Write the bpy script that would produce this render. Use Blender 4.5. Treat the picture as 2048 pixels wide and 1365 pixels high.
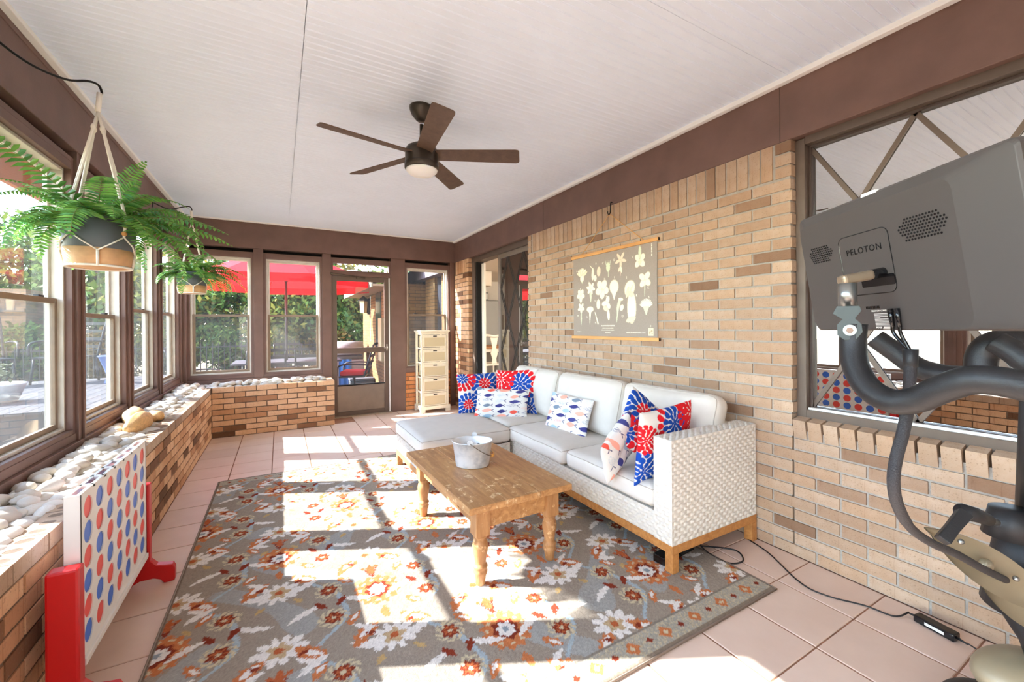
import bpy, math, random
import numpy as np
from mathutils import Vector, Matrix, Quaternion, noise as mnoise

for o in list(bpy.data.objects):
    bpy.data.objects.remove(o, do_unlink=True)
scene = bpy.context.scene
COL = scene.collection
random.seed(7)
RNG = np.random.default_rng(7)
PI = math.pi

# ------------------------------------------------------------------ camera
F_PX, HOR_V, YAW, ROLL, CAM_H = 826.76, 652.37, 0.5118, 0.007, 1.32
FW = Vector((math.sin(YAW), math.cos(YAW), 0)); RT = Vector((math.cos(YAW), -math.sin(YAW), 0)); UP = Vector((0, 0, 1))
cam_data = bpy.data.cameras.new('camera')
cam_data.sensor_fit = 'HORIZONTAL'; cam_data.sensor_width = 36.0
cam_data.lens = F_PX * 36.0 / 2048.0
cam_data.shift_y = -(682.5 - HOR_V) / 2048.0
cam_data.clip_start = 0.02; cam_data.clip_end = 300
cam = bpy.data.objects.new('camera', cam_data); COL.objects.link(cam)
cx_ = RT * math.cos(ROLL) - UP * math.sin(ROLL); cy_ = RT * math.sin(ROLL) + UP * math.cos(ROLL); cz_ = -FW
cam.matrix_world = Matrix(((cx_.x, cy_.x, cz_.x, 0), (cx_.y, cy_.y, cz_.y, 0), (cx_.z, cy_.z, cz_.z, CAM_H), (0, 0, 0, 1)))
scene.camera = cam

# ------------------------------------------------------------------ light
SUN_DIR = Vector((0.725, -0.370, -0.581)).normalized()
SUN_EL = math.asin(-SUN_DIR.z)
world = bpy.data.worlds.new('sky'); scene.world = world; world.use_nodes = True
wn = world.node_tree.nodes; wl = world.node_tree.links
for n in list(wn): wn.remove(n)
w_out = wn.new('ShaderNodeOutputWorld'); w_bg = wn.new('ShaderNodeBackground'); w_sky = wn.new('ShaderNodeTexSky')
w_sky.sky_type = 'NISHITA'; w_sky.sun_disc = False
w_sky.sun_elevation = SUN_EL; w_sky.sun_rotation = math.atan2(-SUN_DIR.x, -SUN_DIR.y)
w_sky.air_density = 1.0; w_sky.dust_density = 0.0; w_sky.ozone_density = 2.0
w_bg.inputs['Strength'].default_value = 0.34
w_hs = wn.new('ShaderNodeHueSaturation'); w_hs.inputs['Saturation'].default_value = 0.72; wl.new(w_sky.outputs['Color'], w_hs.inputs['Color']); wl.new(w_hs.outputs['Color'], w_bg.inputs['Color']); wl.new(w_bg.outputs['Background'], w_out.inputs['Surface'])
sun_data = bpy.data.lights.new('sun', 'SUN'); sun_data.energy = 5.0; sun_data.angle = 0.0095; sun_data.color = (0.95, 0.96, 1.0)
sun = bpy.data.objects.new('sun', sun_data); COL.objects.link(sun)
sun.rotation_euler = SUN_DIR.to_track_quat('-Z', 'Y').to_euler(); sun.location = (-6, 8, 9)
vs = scene.view_settings
vs.view_transform = 'Standard'; vs.look = 'None'; vs.gamma = 1.0; vs.use_curve_mapping = False
vs.exposure = 2.95
scene.cycles.max_bounces = 10; scene.cycles.diffuse_bounces = 6; scene.cycles.transparent_max_bounces = 24

# ------------------------------------------------------------------ materials
MATS = {}
def s2l(c):
    c = c / 255.0
    return c / 12.92 if c <= 0.04045 else ((c + 0.055) / 1.055) ** 2.4
def rgb(r, g, b): return (s2l(r), s2l(g), s2l(b), 1.0)
class NT:
    def __init__(self, name):
        self.m = bpy.data.materials.new(name); self.m.use_nodes = True
        self.t = self.m.node_tree; self.n = self.t.nodes; self.l = self.t.links
        self.b = self.n['Principled BSDF']; self.out = self.n['Material Output']
        MATS[name] = self.m
    def node(self, typ, **kw):
        nd = self.n.new(typ)
        for k, v in kw.items():
            if k in nd.inputs: nd.inputs[k].default_value = v
            else: setattr(nd, k, v)
        return nd
    def link(self, a, b): self.l.new(a, b)
    def ramp(self, fac, stops):
        r = self.n.new('ShaderNodeValToRGB'); e = r.color_ramp.elements
        while len(e) > 1: e.remove(e[-1])
        e[0].position = stops[0][0]; e[0].color = stops[0][1]
        for p, c in stops[1:]:
            k = e.new(p); k.color = c
        self.link(fac, r.inputs['Fac']); return r.outputs['Color']
    def mix(self, fac, a, b, blend='MIX'):
        m = self.n.new('ShaderNodeMix'); m.data_type = 'RGBA'; m.blend_type = blend
        for sock, v in ((m.inputs[0], fac), (m.inputs[6], a), (m.inputs[7], b)):
            if hasattr(v, 'is_output'): self.link(v, sock)
            else: sock.default_value = v
        return m.outputs[2]
    def coords(self, kind='Object', scale=(1, 1, 1)):
        tc = self.n.new('ShaderNodeTexCoord'); mp = self.n.new('ShaderNodeMapping'); mp.inputs['Scale'].default_value = scale
        self.link(tc.outputs[kind], mp.inputs['Vector']); return mp.outputs['Vector']
    def noise(self, vec, scale, detail=4, rough=0.55, dist=0):
        nd = self.n.new('ShaderNodeTexNoise'); nd.inputs['Scale'].default_value = scale; nd.inputs['Detail'].default_value = detail
        nd.inputs['Roughness'].default_value = rough; nd.inputs['Distortion'].default_value = dist
        self.link(vec, nd.inputs['Vector']); return nd.outputs['Fac']
    def bump(self, h, strength, dist=0.01):
        nd = self.n.new('ShaderNodeBump'); nd.inputs['Strength'].default_value = strength; nd.inputs['Distance'].default_value = dist
        self.link(h, nd.inputs['Height']); self.link(nd.outputs['Normal'], self.b.inputs['Normal'])
    def base(self, c):
        if hasattr(c, 'is_output'): self.link(c, self.b.inputs['Base Color'])
        else: self.b.inputs['Base Color'].default_value = c
    def set(self, rough=0.5, metal=0.0, spec=0.5):
        self.b.inputs['Roughness'].default_value = rough; self.b.inputs['Metallic'].default_value = metal
        self.b.inputs['Specular IOR Level'].default_value = spec

def simple(name, c, rough=0.5, metal=0.0, spec=0.5, var=0.0, vscale=8.0, bump=0.0, bscale=150.0, stretch=(1, 1, 1), coat=0.0):
    m = NT(name); m.set(rough, metal, spec)
    if var > 0 or bump > 0:
        v = m.coords('Object', stretch)
        if var > 0:
            f = m.noise(v, vscale, 5)
            dk = tuple(x * (1 - var) for x in c[:3]) + (1,); lt = tuple(min(1, x * (1 + var)) for x in c[:3]) + (1,)
            m.base(m.ramp(f, [(0.3, dk), (0.7, lt)]))
        else: m.base(c)
        if bump > 0: m.bump(m.noise(v, bscale, 3), bump, 0.004)
    else: m.base(c)
    if coat: m.b.inputs['Coat Weight'].default_value = coat
    return m.m

def rand_val(m):
    oi = m.n.new('ShaderNodeObjectInfo'); ge = m.n.new('ShaderNodeNewGeometry')
    ad = m.node('ShaderNodeMath', operation='ADD'); fr = m.node('ShaderNodeMath', operation='FRACT')
    m.link(oi.outputs['Random'], ad.inputs[0]); m.link(ge.outputs['Random Per Island'], ad.inputs[1]); m.link(ad.outputs[0], fr.inputs[0])
    return fr.outputs[0]

def make_brick(name, stops, speck=(0.25, 0.16, 0.10, 1), streak=True):
    m = NT(name); m.set(0.85, 0, 0.25)
    r = rand_val(m); c = m.ramp(r, stops)
    v = m.coords('Object'); n1 = m.noise(v, 14, 5, 0.6)
    c = m.mix(m.ramp(n1, [(0.35, (0, 0, 0, 1)), (0.75, (0.8, 0.8, 0.8, 1))]), c, (0.86, 0.78, 0.68, 1), 'MULTIPLY')
    vor = m.node('ShaderNodeTexVoronoi', Scale=95.0); m.link(v, vor.inputs['Vector'])
    dots = m.ramp(vor.outputs['Distance'], [(0.0, (0.75, 0.75, 0.75, 1)), (0.22, (0.4, 0.4, 0.4, 1)), (0.32, (0, 0, 0, 1))])
    n2 = m.noise(v, 60, 2)
    gate = m.ramp(n2, [(0.42, (0, 0, 0, 1)), (0.52, (1, 1, 1, 1))])
    f = m.mix(1.0, dots, gate, 'MULTIPLY')
    c = m.mix(f, c, speck)
    if streak:
        vv = m.coords('Object', (1, 1, 0.05)); n3 = m.noise(vv, 38, 4, 0.7)
        c = m.mix(m.ramp(n3, [(0.56, (0, 0, 0, 1)), (0.7, (0.5, 0.5, 0.5, 1))]), c, (0.45, 0.27, 0.16, 1), 'MULTIPLY')
    m.base(c); m.bump(m.noise(v, 180, 4), 0.35, 0.004)
    return m.m
BRICK = make_brick('tan_brick', [(0.0, rgb(179, 155, 133)), (0.25, rgb(188, 164, 142)), (0.5, rgb(171, 146, 124)), (0.75, rgb(181, 152, 126)), (0.91, rgb(162, 135, 113)), (0.96, rgb(143, 114, 92)), (1.0, rgb(126, 98, 78))])
BRICKB = make_brick('brown_brick', [(0.0, rgb(214, 172, 136)), (0.3, rgb(222, 182, 146)), (0.6, rgb(200, 156, 118)), (0.8, rgb(188, 140, 104)), (0.9, rgb(140, 100, 72)), (1.0, rgb(104, 74, 54))])
BRICKO = make_brick('orange_brick', [(0.0, rgb(232, 170, 118)), (0.5, rgb(222, 150, 98)), (1.0, rgb(200, 128, 82))], streak=False)
MORTAR = simple('mortar', rgb(166, 159, 150), 0.95, var=0.12, vscale=30, bump=0.5, bscale=220)
MORTARD = simple('mortar_shaded', rgb(120, 98, 80), 0.95, var=0.2, vscale=30, bump=0.5, bscale=220)  # darker mortar: shade of the recessed joints put into the colour

def make_tile():
    m = NT('floor_tile'); m.set(0.42, 0, 0.4)
    r = rand_val(m); c = m.ramp(r, [(0, rgb(220, 194, 176)), (0.5, rgb(226, 201, 183)), (1, rgb(215, 188, 169))])
    v = m.coords('Object'); n = m.noise(v, 4, 5, 0.6)
    c = m.mix(m.ramp(n, [(0.3, (0, 0, 0, 1)), (0.75, (0.6, 0.6, 0.6, 1))]), c, (0.86, 0.80, 0.76, 1), 'MULTIPLY')
    m.base(c); m.bump(m.noise(v, 60, 3), 0.05, 0.004); return m.m
TILE = make_tile()
GROUT = simple('grout', rgb(150, 108, 84), 0.9, var=0.25, vscale=9)

def make_wood(name, light, dark, grain=(1, 14, 14), rough=0.55, scale=3.0, wear=None, bump=0.15):
    m = NT(name); m.set(rough, 0, 0.35)
    v = m.coords('Object', grain); n = m.noise(v, scale, 8, 0.65, 0.6)
    c = m.ramp(n, [(0.25, dark), (0.5, tuple((a + b) / 2 for a, b in zip(dark, light))), (0.72, light)])
    if wear:
        v2 = m.coords('Object'); n2 = m.noise(v2, 16, 8, 0.75); g = m.noise(v2, 3, 2)
        f = m.mix(1.0, m.ramp(n2, [(0.56, (0, 0, 0, 1)), (0.63, (1, 1, 1, 1))]), m.ramp(g, [(0.4, (0, 0, 0, 1)), (0.6, (1, 1, 1, 1))]), 'MULTIPLY')
        c = m.mix(f, c, wear)
    m.base(c); m.bump(n, bump, 0.003); return m.m
BROWN = simple('brown_paint', rgb(112, 84, 74), 0.55, var=0.12, vscale=5, bump=0.12, bscale=90, stretch=(1, 1, 1))
BROWND = simple('dark_brown_paint', rgb(66, 52, 46), 0.5, var=0.15, vscale=8)
WHITE = simple('white_paint', rgb(238, 236, 232), 0.5)
CEIL = simple('ceiling_white', rgb(228, 237, 250), 0.6, var=0.02, vscale=3)
ALU = simple('aluminium_sash', rgb(205, 198, 186), 0.45, 0.0, 0.5, var=0.1, vscale=10)
ALUB = simple('bronze_sash', rgb(132, 112, 92), 0.45, 0.0, 0.5, var=0.12, vscale=12)
BLACKM = simple('black_metal', rgb(34, 33, 34), 0.45, 0.2)
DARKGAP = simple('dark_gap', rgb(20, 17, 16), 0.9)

def make_glass(name, refl=0.06, tint=(1, 1, 1, 1), rough=0.0, haze=0.0, haze_col=(0.6, 0.6, 0.6, 1), edge=0.35, span=0.5):
    m = NT(name); m.n.remove(m.b)
    tr = m.node('ShaderNodeBsdfTransparent', Color=tint); gl = m.node('ShaderNodeBsdfGlossy', Roughness=rough)
    lw = m.node('ShaderNodeLayerWeight', Blend=edge)
    mr = m.node('ShaderNodeMapRange'); mr.inputs['To Min'].default_value = refl; mr.inputs['To Max'].default_value = min(0.95, refl + span)
    m.link(lw.outputs['Fresnel'], mr.inputs['Value'])
    mx = m.n.new('ShaderNodeMixShader'); m.link(mr.outputs['Result'], mx.inputs['Fac']); m.link(tr.outputs[0], mx.inputs[1]); m.link(gl.outputs[0], mx.inputs[2])
    res = mx.outputs[0]
    if haze > 0:
        df = m.node('ShaderNodeBsdfDiffuse', Color=haze_col); tl = m.node('ShaderNodeBsdfTranslucent', Color=haze_col)
        ms = m.n.new('ShaderNodeMixShader'); ms.inputs['Fac'].default_value = 0.5; m.link(df.outputs[0], ms.inputs[1]); m.link(tl.outputs[0], ms.inputs[2])
        v = m.coords('Object', (1, 1, 0.25)); n = m.noise(v, 6, 5)
        f = m.ramp(n, [(0.3, (haze * 0.6,) * 3 + (1,)), (0.7, (haze * 1.3,) * 3 + (1,))])
        m2 = m.n.new('ShaderNodeMixShader'); m.link(f, m2.inputs['Fac']); m.link(res, m2.inputs[1]); m.link(ms.outputs[0], m2.inputs[2]); res = m2.outputs[0]
    m.link(res, m.out.inputs['Surface']); return m.m
GLASS = make_glass('window_glass', 0.02, (0.97, 0.99, 0.98, 1), haze=0.010, edge=0.12, span=0.22)
SCREEN = make_glass('insect_screen', 0.0, (0.82, 0.82, 0.82, 1), haze=0.05, haze_col=(0.3, 0.3, 0.3, 1), edge=0.01)
PICGLASS = make_glass('picture_glass', 0.72, (0.75, 0.78, 0.78, 1), edge=0.3)
SLIDEGLASS = make_glass('sliding_glass', 0.40, (0.8, 0.82, 0.82, 1), edge=0.3)

def vcol_mat(name, rough=0.8, spec=0.2, bump=0.0, bscale=300, sheen=0.0, attr='Col'):
    m = NT(name); m.set(rough, 0, spec)
    a = m.node('ShaderNodeAttribute', attribute_name=attr); m.base(a.outputs['Color'])
    if bump: m.bump(m.noise(m.coords('Object'), bscale, 3), bump, 0.006)
    if sheen: m.b.inputs['Sheen Weight'].default_value = sheen
    return m.m

# ------------------------------------------------------------------ mesh helpers
class MB:
    def __init__(self): self.v = []; self.f = []
    def add(self, vs, fs):
        o = len(self.v); self.v.extend([tuple(p) for p in vs]); self.f.extend([tuple(i + o for i in f) for f in fs]); return self
    def box(self, x0, y0, z0, x1, y1, z1):
        return self.add([(x0, y0, z0), (x1, y0, z0), (x1, y1, z0), (x0, y1, z0), (x0, y0, z1), (x1, y0, z1), (x1, y1, z1), (x0, y1, z1)],
                        [(0, 3, 2, 1), (4, 5, 6, 7), (0, 1, 5, 4), (1, 2, 6, 5), (2, 3, 7, 6), (3, 0, 4, 7)])
    def obox(self, c, ax, ay, az):
        c, ax, ay, az = map(Vector, (c, ax, ay, az)); P = []
        for sz in (-1, 1):
            for sx, sy in ((-1, -1), (1, -1), (1, 1), (-1, 1)): P.append(c + ax * sx + ay * sy + az * sz)
        return self.add(P, [(0, 3, 2, 1), (4, 5, 6, 7), (0, 1, 5, 4), (1, 2, 6, 5), (2, 3, 7, 6), (3, 0, 4, 7)])
    def bar(self, a, b, w, t, up=(0, 0, 1)):
        a, b = Vector(a), Vector(b); d = b - a; L = d.length; d.normalize(); up = Vector(up)
        s = d.cross(up)
        if s.length < 1e-4: s = d.cross(Vector((1, 0, 0)))
        s.normalize(); n = s.cross(d).normalized()
        return self.obox((a + b) / 2, d * (L / 2), s * (w / 2), n * (t / 2))
    def tube(self, pts, r, n=10, closed=False, caps=True):
        pts = [Vector(p) for p in pts]; N = len(pts)
        rs = r if isinstance(r, (list, tuple)) else [r] * N
        tang = []
        for i in range(N):
            a = pts[(i - 1) % N] if (closed or i > 0) else pts[i]; b = pts[(i + 1) % N] if (closed or i < N - 1) else pts[i]
            t = (b - a); tang.append(t.normalized() if t.length > 1e-9 else Vector((0, 0, 1)))
        ref = Vector((0, 0, 1)) if abs(tang[0].z) < 0.9 else Vector((1, 0, 0))
        u = tang[0].cross(ref).normalized(); rings = []
        for i in range(N):
            if i > 0:
                q = tang[i - 1].rotation_difference(tang[i]); u = (q @ u); u = (u - tang[i] * u.dot(tang[i])).normalized()
            w = tang[i].cross(u)
            rings.append([pts[i] + (u * math.cos(2 * PI * k / n) + w * math.sin(2 * PI * k / n)) * rs[i] for k in range(n)])
        V = [p for rg in rings for p in rg]; Fc = []
        M = N if closed else N - 1
        for i in range(M):
            j = (i + 1) % N
            for k in range(n): Fc.append((i * n + k, i * n + (k + 1) % n, j * n + (k + 1) % n, j * n + k))
        if caps and not closed:
            Fc.append(tuple(range(n - 1, -1, -1))); Fc.append(tuple((N - 1) * n + k for k in range(n)))
        return self.add(V, Fc)
    def lathe(self, prof, n=24, c=(0, 0, 0), sx=1, sy=1):
        V = []; Fc = []; M = len(prof)
        for (r, z) in prof:
            for k in range(n): V.append((c[0] + sx * r * math.cos(2 * PI * k / n), c[1] + sy * r * math.sin(2 * PI * k / n), c[2] + z))
        for i in range(M - 1):
            for k in range(n): Fc.append((i * n + k, i * n + (k + 1) % n, (i + 1) * n + (k + 1) % n, (i + 1) * n + k))
        if prof[0][0] > 1e-5: Fc.append(tuple(range(n - 1, -1, -1)))
        if prof[-1][0] > 1e-5: Fc.append(tuple((M - 1) * n + k for k in range(n)))
        return self.add(V, Fc)
    def prism(self, poly, f0, f1):
        n = len(poly); V = [f0(p) for p in poly] + [f1(p) for p in poly]
        Fc = [tuple(range(n - 1, -1, -1)), tuple(range(n, 2 * n))] + [(i, (i + 1) % n, n + (i + 1) % n, n + i) for i in range(n)]
        return self.add(V, Fc)
    def grid(self, nx, ny, fn, wrap=False):
        V = [fn(i / (nx - 1), j / (ny - 1)) for j in range(ny) for i in range(nx)]
        Fc = [(j * nx + i, j * nx + i + 1, (j + 1) * nx + i + 1, (j + 1) * nx + i) for j in range(ny - 1) for i in range(nx - 1)]
        return self.add(V, Fc)
    def ball(self, c, rx, ry, rz, n=12, m=8, rot=None):
        V = []; Fc = []; c = Vector(c)
        for j in range(m + 1):
            th = PI * j / m
            for k in range(n):
                p = Vector((rx * math.sin(th) * math.cos(2 * PI * k / n), ry * math.sin(th) * math.sin(2 * PI * k / n), rz * math.cos(th)))
                if rot: p = rot @ p
                V.append(c + p)
        for j in range(m):
            for k in range(n): Fc.append((j * n + k, (j + 1) * n + k, (j + 1) * n + (k + 1) % n, j * n + (k + 1) % n))
        return self.add(V, Fc)
    def mesh(self, name, mat=None, smooth=False):
        me = bpy.data.meshes.new(name); me.from_pydata(self.v, [], self.f); me.validate(); me.update()
        if mat: me.materials.append(mat)
        if smooth: me.polygons.foreach_set('use_smooth', [True] * len(me.polygons))
        return me
    def build(self, name, mat, parent=None, smooth=False, bevel=0.0, auto=None, seg=2):
        return link(name, self.mesh(name, mat, smooth), parent, bevel, seg)

BASE = {}
def link(name, me, parent=None, bevel=0.0, seg=2):
    o = bpy.data.objects.new(name, me); COL.objects.link(o)
    if parent is not None: attach(o, parent)
    if bevel > 0:
        b = o.modifiers.new('bevel', 'BEVEL'); b.width = bevel; b.segments = seg; b.limit_method = 'ANGLE'; b.angle_limit = 0.7; b.harden_normals = False
    return o
def pmat(p):
    return BASE.get(p.name, Matrix.Identity(4))
def attach(o, parent):
    o.parent = parent; o.matrix_parent_inverse = pmat(parent).inverted(); BASE[o.name] = Matrix.Identity(4)
def tag(o, label, cat, group=None, kind=None):
    o['label'] = label; o['category'] = cat
    if group: o['group'] = group
    if kind: o['kind'] = kind
    return o
def thing(name, label, cat, loc=(0, 0, 0), group=None):
    o = bpy.data.objects.new(name, None); COL.objects.link(o); o.location = loc; o.empty_display_size = 0.1
    BASE[o.name] = Matrix.Translation(Vector(loc)); return tag(o, label, cat, group)
def struct(o):
    o['kind'] = 'structure'; return o
def sroot(name, loc=(0, 0, 0)):
    o = bpy.data.objects.new(name, None); COL.objects.link(o); o.location = loc; o.empty_display_size = 0.1
    BASE[o.name] = Matrix.Translation(Vector(loc)); return struct(o)
def smooth_path(pts, n=6):
    P = [Vector(p) for p in pts]; out = []
    for i in range(len(P) - 1):
        p0 = P[max(i - 1, 0)]; p1 = P[i]; p2 = P[i + 1]; p3 = P[min(i + 2, len(P) - 1)]
        for k in range(n):
            t = k / n
            out.append(0.5 * ((2 * p1) + (-p0 + p2) * t + (2 * p0 - 5 * p1 + 4 * p2 - p3) * t * t + (-p0 + 3 * p1 - 3 * p2 + p3) * t ** 3))
    out.append(P[-1]); return out
def color_mesh(name, V, Fc, C, mat, parent=None, smooth=True):
    V = np.asarray(V, dtype=np.float32); Fc = np.asarray(Fc, dtype=np.int32); C = np.asarray(C, dtype=np.float32)
    me = bpy.data.meshes.new(name); me.vertices.add(len(V)); me.vertices.foreach_set('co', V.ravel())
    nf = len(Fc); k = Fc.shape[1]
    me.loops.add(nf * k); me.loops.foreach_set('vertex_index', Fc.ravel())
    me.polygons.add(nf); me.polygons.foreach_set('loop_start', np.arange(0, nf * k, k, dtype=np.int32))
    me.update(calc_edges=True); me.validate()
    if smooth: me.polygons.foreach_set('use_smooth', [True] * nf)
    ca = me.color_attributes.new('Col', 'FLOAT_COLOR', 'POINT')
    if C.shape[1] == 3: C = np.concatenate([C, np.ones((len(C), 1), np.float32)], 1)
    ca.data.foreach_set('color', C.ravel()); me.materials.append(mat)
    return link(name, me, parent)
def grid_faces(nx, ny):
    i, j = np.meshgrid(np.arange(nx - 1), np.arange(ny - 1)); a = (j * nx + i).ravel()
    return np.stack([a, a + 1, a + nx + 1, a + nx], 1)
def L3(r, g, b): return np.array([s2l(r), s2l(g), s2l(b)])
def text_mesh(name, body, size, mat, M, parent=None, extrude=0.0004, align='CENTER', spacing=1.0):
    cu = bpy.data.curves.new(name, 'FONT'); cu.body = body; cu.size = size; cu.align_x = align; cu.align_y = 'CENTER'; cu.extrude = extrude; cu.space_character = spacing
    cu.resolution_u = 3
    t = bpy.data.objects.new(name + '_tmp', cu); COL.objects.link(t)
    dg = bpy.context.evaluated_depsgraph_get(); me = bpy.data.meshes.new_from_object(t.evaluated_get(dg))
    bpy.data.objects.remove(t, do_unlink=True); me.transform(M); me.materials.clear(); me.materials.append(mat); me.name = name
    return link(name, me, parent)
# ================================================================== SETTING
XR, XL, YF, ZC, ZB = 2.55, -0.716, 6.052, 2.73, 2.379       # right wall, planter face, far planter face, ceiling, beam bottom
COURSE, BL, JT = 0.0686, 0.2265, 0.011
_bm = {}
def brick_mesh(l, h, d, axis, mat):
    key = (round(l, 3), round(h, 3), round(d, 3), axis, mat.name)
    if key not in _bm:
        m = MB()
        if axis == 'Y': m.box(-d / 2, -l / 2, -h / 2, d / 2, l / 2, h / 2)     # brick runs along Y, face normal +-X
        else: m.box(-l / 2, -d / 2, -h / 2, l / 2, d / 2, h / 2)
        _bm[key] = m.mesh('brick', mat)
    return _bm[key]
CAMP = Vector((0, 0, CAM_H))
def lay(parent, items, mat, name='brick', cap=300):
    """items: (x,y,z,l,h,d,axis) boxes; the nearest 'cap' become objects, the rest one joined part"""
    items = sorted(items, key=lambda t: (Vector(t[:3]) - CAMP).length / max(0.02, (t[3] * t[4]) ** 0.5))
    for t in items[:cap]:
        o = bpy.data.objects.new(name, brick_mesh(t[3], t[4], t[5], t[6], mat)); COL.objects.link(o); o.location = t[:3]
        o.parent = parent; o.matrix_parent_inverse = pmat(parent).inverted()
    if len(items) > cap:
        m = MB()
        for x, y, z, l, h, d, ax in items[cap:]:
            if ax == 'Y': m.box(x - d / 2, y - l / 2, z - h / 2, x + d / 2, y + l / 2, z + h / 2)
            else: m.box(x - l / 2, y - d / 2, z - h / 2, x + l / 2, y + d / 2, z + h / 2)
        o = m.build(name + '_field', mat, parent); o['kind'] = 'stuff'
def courses(axis, face, sgn, a0, a1, z0, z1, d=0.095, off=0.0, start=0, hjit=0.002, n=None):
    """running bond; face coordinate, sgn = direction into the wall"""
    out = []; n = n or int(round((z1 - z0) / COURSE)); c = (z1 - z0) / n
    for r in range(n):
        zc = z0 + (r + 0.5) * c; h = c - JT
        s = a0 - BL + ((0.5 * BL) if (r + start) % 2 else 0) + off
        while s < a1:
            b0, b1 = max(s + JT / 2, a0), min(s + BL - JT / 2, a1)
            if b1 - b0 > 0.025:
                fj = face + random.uniform(-hjit, hjit * 0.4)
                pos = fj + sgn * d / 2
                out.append((pos, (b0 + b1) / 2, zc, b1 - b0, h, d, 'Y') if axis == 'Y' else ((b0 + b1) / 2, pos, zc, b1 - b0, h, d, 'X'))
            s += BL
    return out

# ---- floor
floor = struct(MB().box(-1.25, -1.7, -0.12, 2.62, 6.62, -0.004).build('floor', GROUT))
TS = 0.3285
def tile_mesh(l, w):
    key = ('tile', round(l, 3), round(w, 3))
    if key not in _bm:
        t = 0.0025; m = MB(); m.add([(-l/2, -w/2, -.006), (l/2, -w/2, -.006), (l/2, w/2, -.006), (-l/2, w/2, -.006), (-l/2, -w/2, -t), (l/2, -w/2, -t), (l/2, w/2, -t), (-l/2, w/2, -t),
               (-l/2+t, -w/2+t, 0), (l/2-t, -w/2+t, 0), (l/2-t, w/2-t, 0), (-l/2+t, w/2-t, 0)],
              [(8, 9, 10, 11), (4, 5, 9, 8), (5, 6, 10, 9), (6, 7, 11, 10), (7, 4, 8, 11), (0, 1, 5, 4), (1, 2, 6, 5), (2, 3, 7, 6), (3, 0, 4, 7)])
        _bm[key] = m.mesh('tile', TILE)
    return _bm[key]
xs = [2.228 + TS * k for k in range(-11, 2)]; ys = [0.868 + TS * 0.997 * k for k in range(-4, 19)]
for i in range(len(xs) - 1):
    for j in range(len(ys) - 1):
        x0, x1 = max(xs[i] + 0.0045, XL + 0.0), min(xs[i + 1] - 0.0045, 2.549); y0, y1 = ys[j] + 0.003, min(ys[j + 1] - 0.003, 6.60)
        if x1 - x0 < 0.03 or y1 - y0 < 0.03: continue
        if x0 < 0.62 and y0 > 6.05: continue
        if y0 < 6.052 < y1 and x1 < 0.66: y1 = 6.05
        o = bpy.data.objects.new('tile', tile_mesh(x1 - x0, y1 - y0)); COL.objects.link(o); o.location = ((x0 + x1) / 2, (y0 + y1) / 2, random.uniform(-0.0006, 0.0006)); o.parent = floor

# ---- ceiling: beadboard sheets, beads run across the room
ceiling = struct(MB().box(-1.25, -1.7, ZC + 0.012, 2.75, 6.7, ZC + 0.06).build('ceiling', CEIL))
def bead_sheet(x0, x1, y0, y1):
    m = MB(); p = 0.0405; g = 0.0045; y = y0; prof = [(y0, 0.012), (y0, 0)]
    k = 0
    while y + p < y1 - 0.004:
        y += p; prof += [(y - g, 0), (y - g * .5, 0.0035), (y, 0), (y + g * .6, 0.0004), (y + g * 1.1, 0.003), (y + g * 1.6, 0)]; y += g * 1.6
        k += 1
    prof += [(y1, 0), (y1, 0.012)]
    V = []; 
    for yy, dz in prof: V += [(x0, yy, ZC + dz), (x1, yy, ZC + dz)]
    Fc = [(2 * i, 2 * i + 1, 2 * i + 3, 2 * i + 2) for i in range(len(prof) - 1)]
    return m.add(V, Fc)
sx = [-1.2, 0.111, 2.70]; 
for i in range(2):
    yy = [-1.65, 0.33, 1.52, 2.72, 3.93, 5.13, 6.62] if i == 0 else [-1.65, 0.20, 1.27, 2.49, 3.70, 4.92, 6.62]
    for j in range(6):
        bead_sheet(sx[i] + 0.0015, sx[i + 1] - 0.0015, yy[j] + 0.0012, yy[j + 1] - 0.0012).build('ceiling_panel', CEIL, ceiling)

# ---- roof and eave: keeps the sky out above, shades the window heads
roof = struct(MB().box(-1.30, -2.6, ZC + 0.07, 2.5, 6.78, ZC + 0.22).box(2.5, -2.6, ZC + 0.07, 7.6, 10.6, ZC + 0.22).build('roof', simple('roof_shingle', rgb(120, 112, 104), 0.9, var=0.2)))
EAVEW = simple('eave_wood', rgb(176, 108, 62), 0.6, var=0.15)
ev = MB().box(-1.66, 2.72, 2.56, -1.20, 7.2, 2.59); ev.box(-1.70, 2.72, 2.36, -1.66, 7.2, 2.60); ev.build('eave_soffit', EAVEW, roof)

# ---- beams (painted brown) with white crown strips
def trim(n, m, mat, bevel=0.004): return struct(m.build('trim_%d' % n, mat, None, False, bevel))
bl = trim(1, MB().box(-1.19, -1.7, ZB, -1.048, 6.60, ZC + 0.01), BROWN)
MB().box(-1.056, -1.7, ZC - 0.052, -1.043, 6.47, ZC - 0.022).build('cap_board', BROWN, bl, bevel=0.002)
bf = trim(2, MB().box(-1.048, 6.472, ZB, 2.80, 6.66, ZC + 0.03), BROWN)
MB().box(-1.04, 6.466, ZC - 0.034, 2.54, 6.474, ZC - 0.0).build('cap_board', BROWN, bf, bevel=0.002)
br = trim(3, MB().box(XR + 0.004, -1.7, ZB, 2.78, 6.471, ZC + 0.01), BROWN)
for yj in (1.335, 3.82):
    MB().box(XR + 0.0025, yj - 0.0012, ZB, XR + 0.006, yj + 0.0012, ZC).build('butt_joint', BROWND, br)
trim(4, MB().box(-1.046, -1.7, ZC - 0.022, -1.008, 6.468, ZC + 0.002), WHITE)
trim(5, MB().box(-1.008, 6.438, ZC - 0.016, 2.512, 6.468, ZC + 0.002), WHITE)
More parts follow.
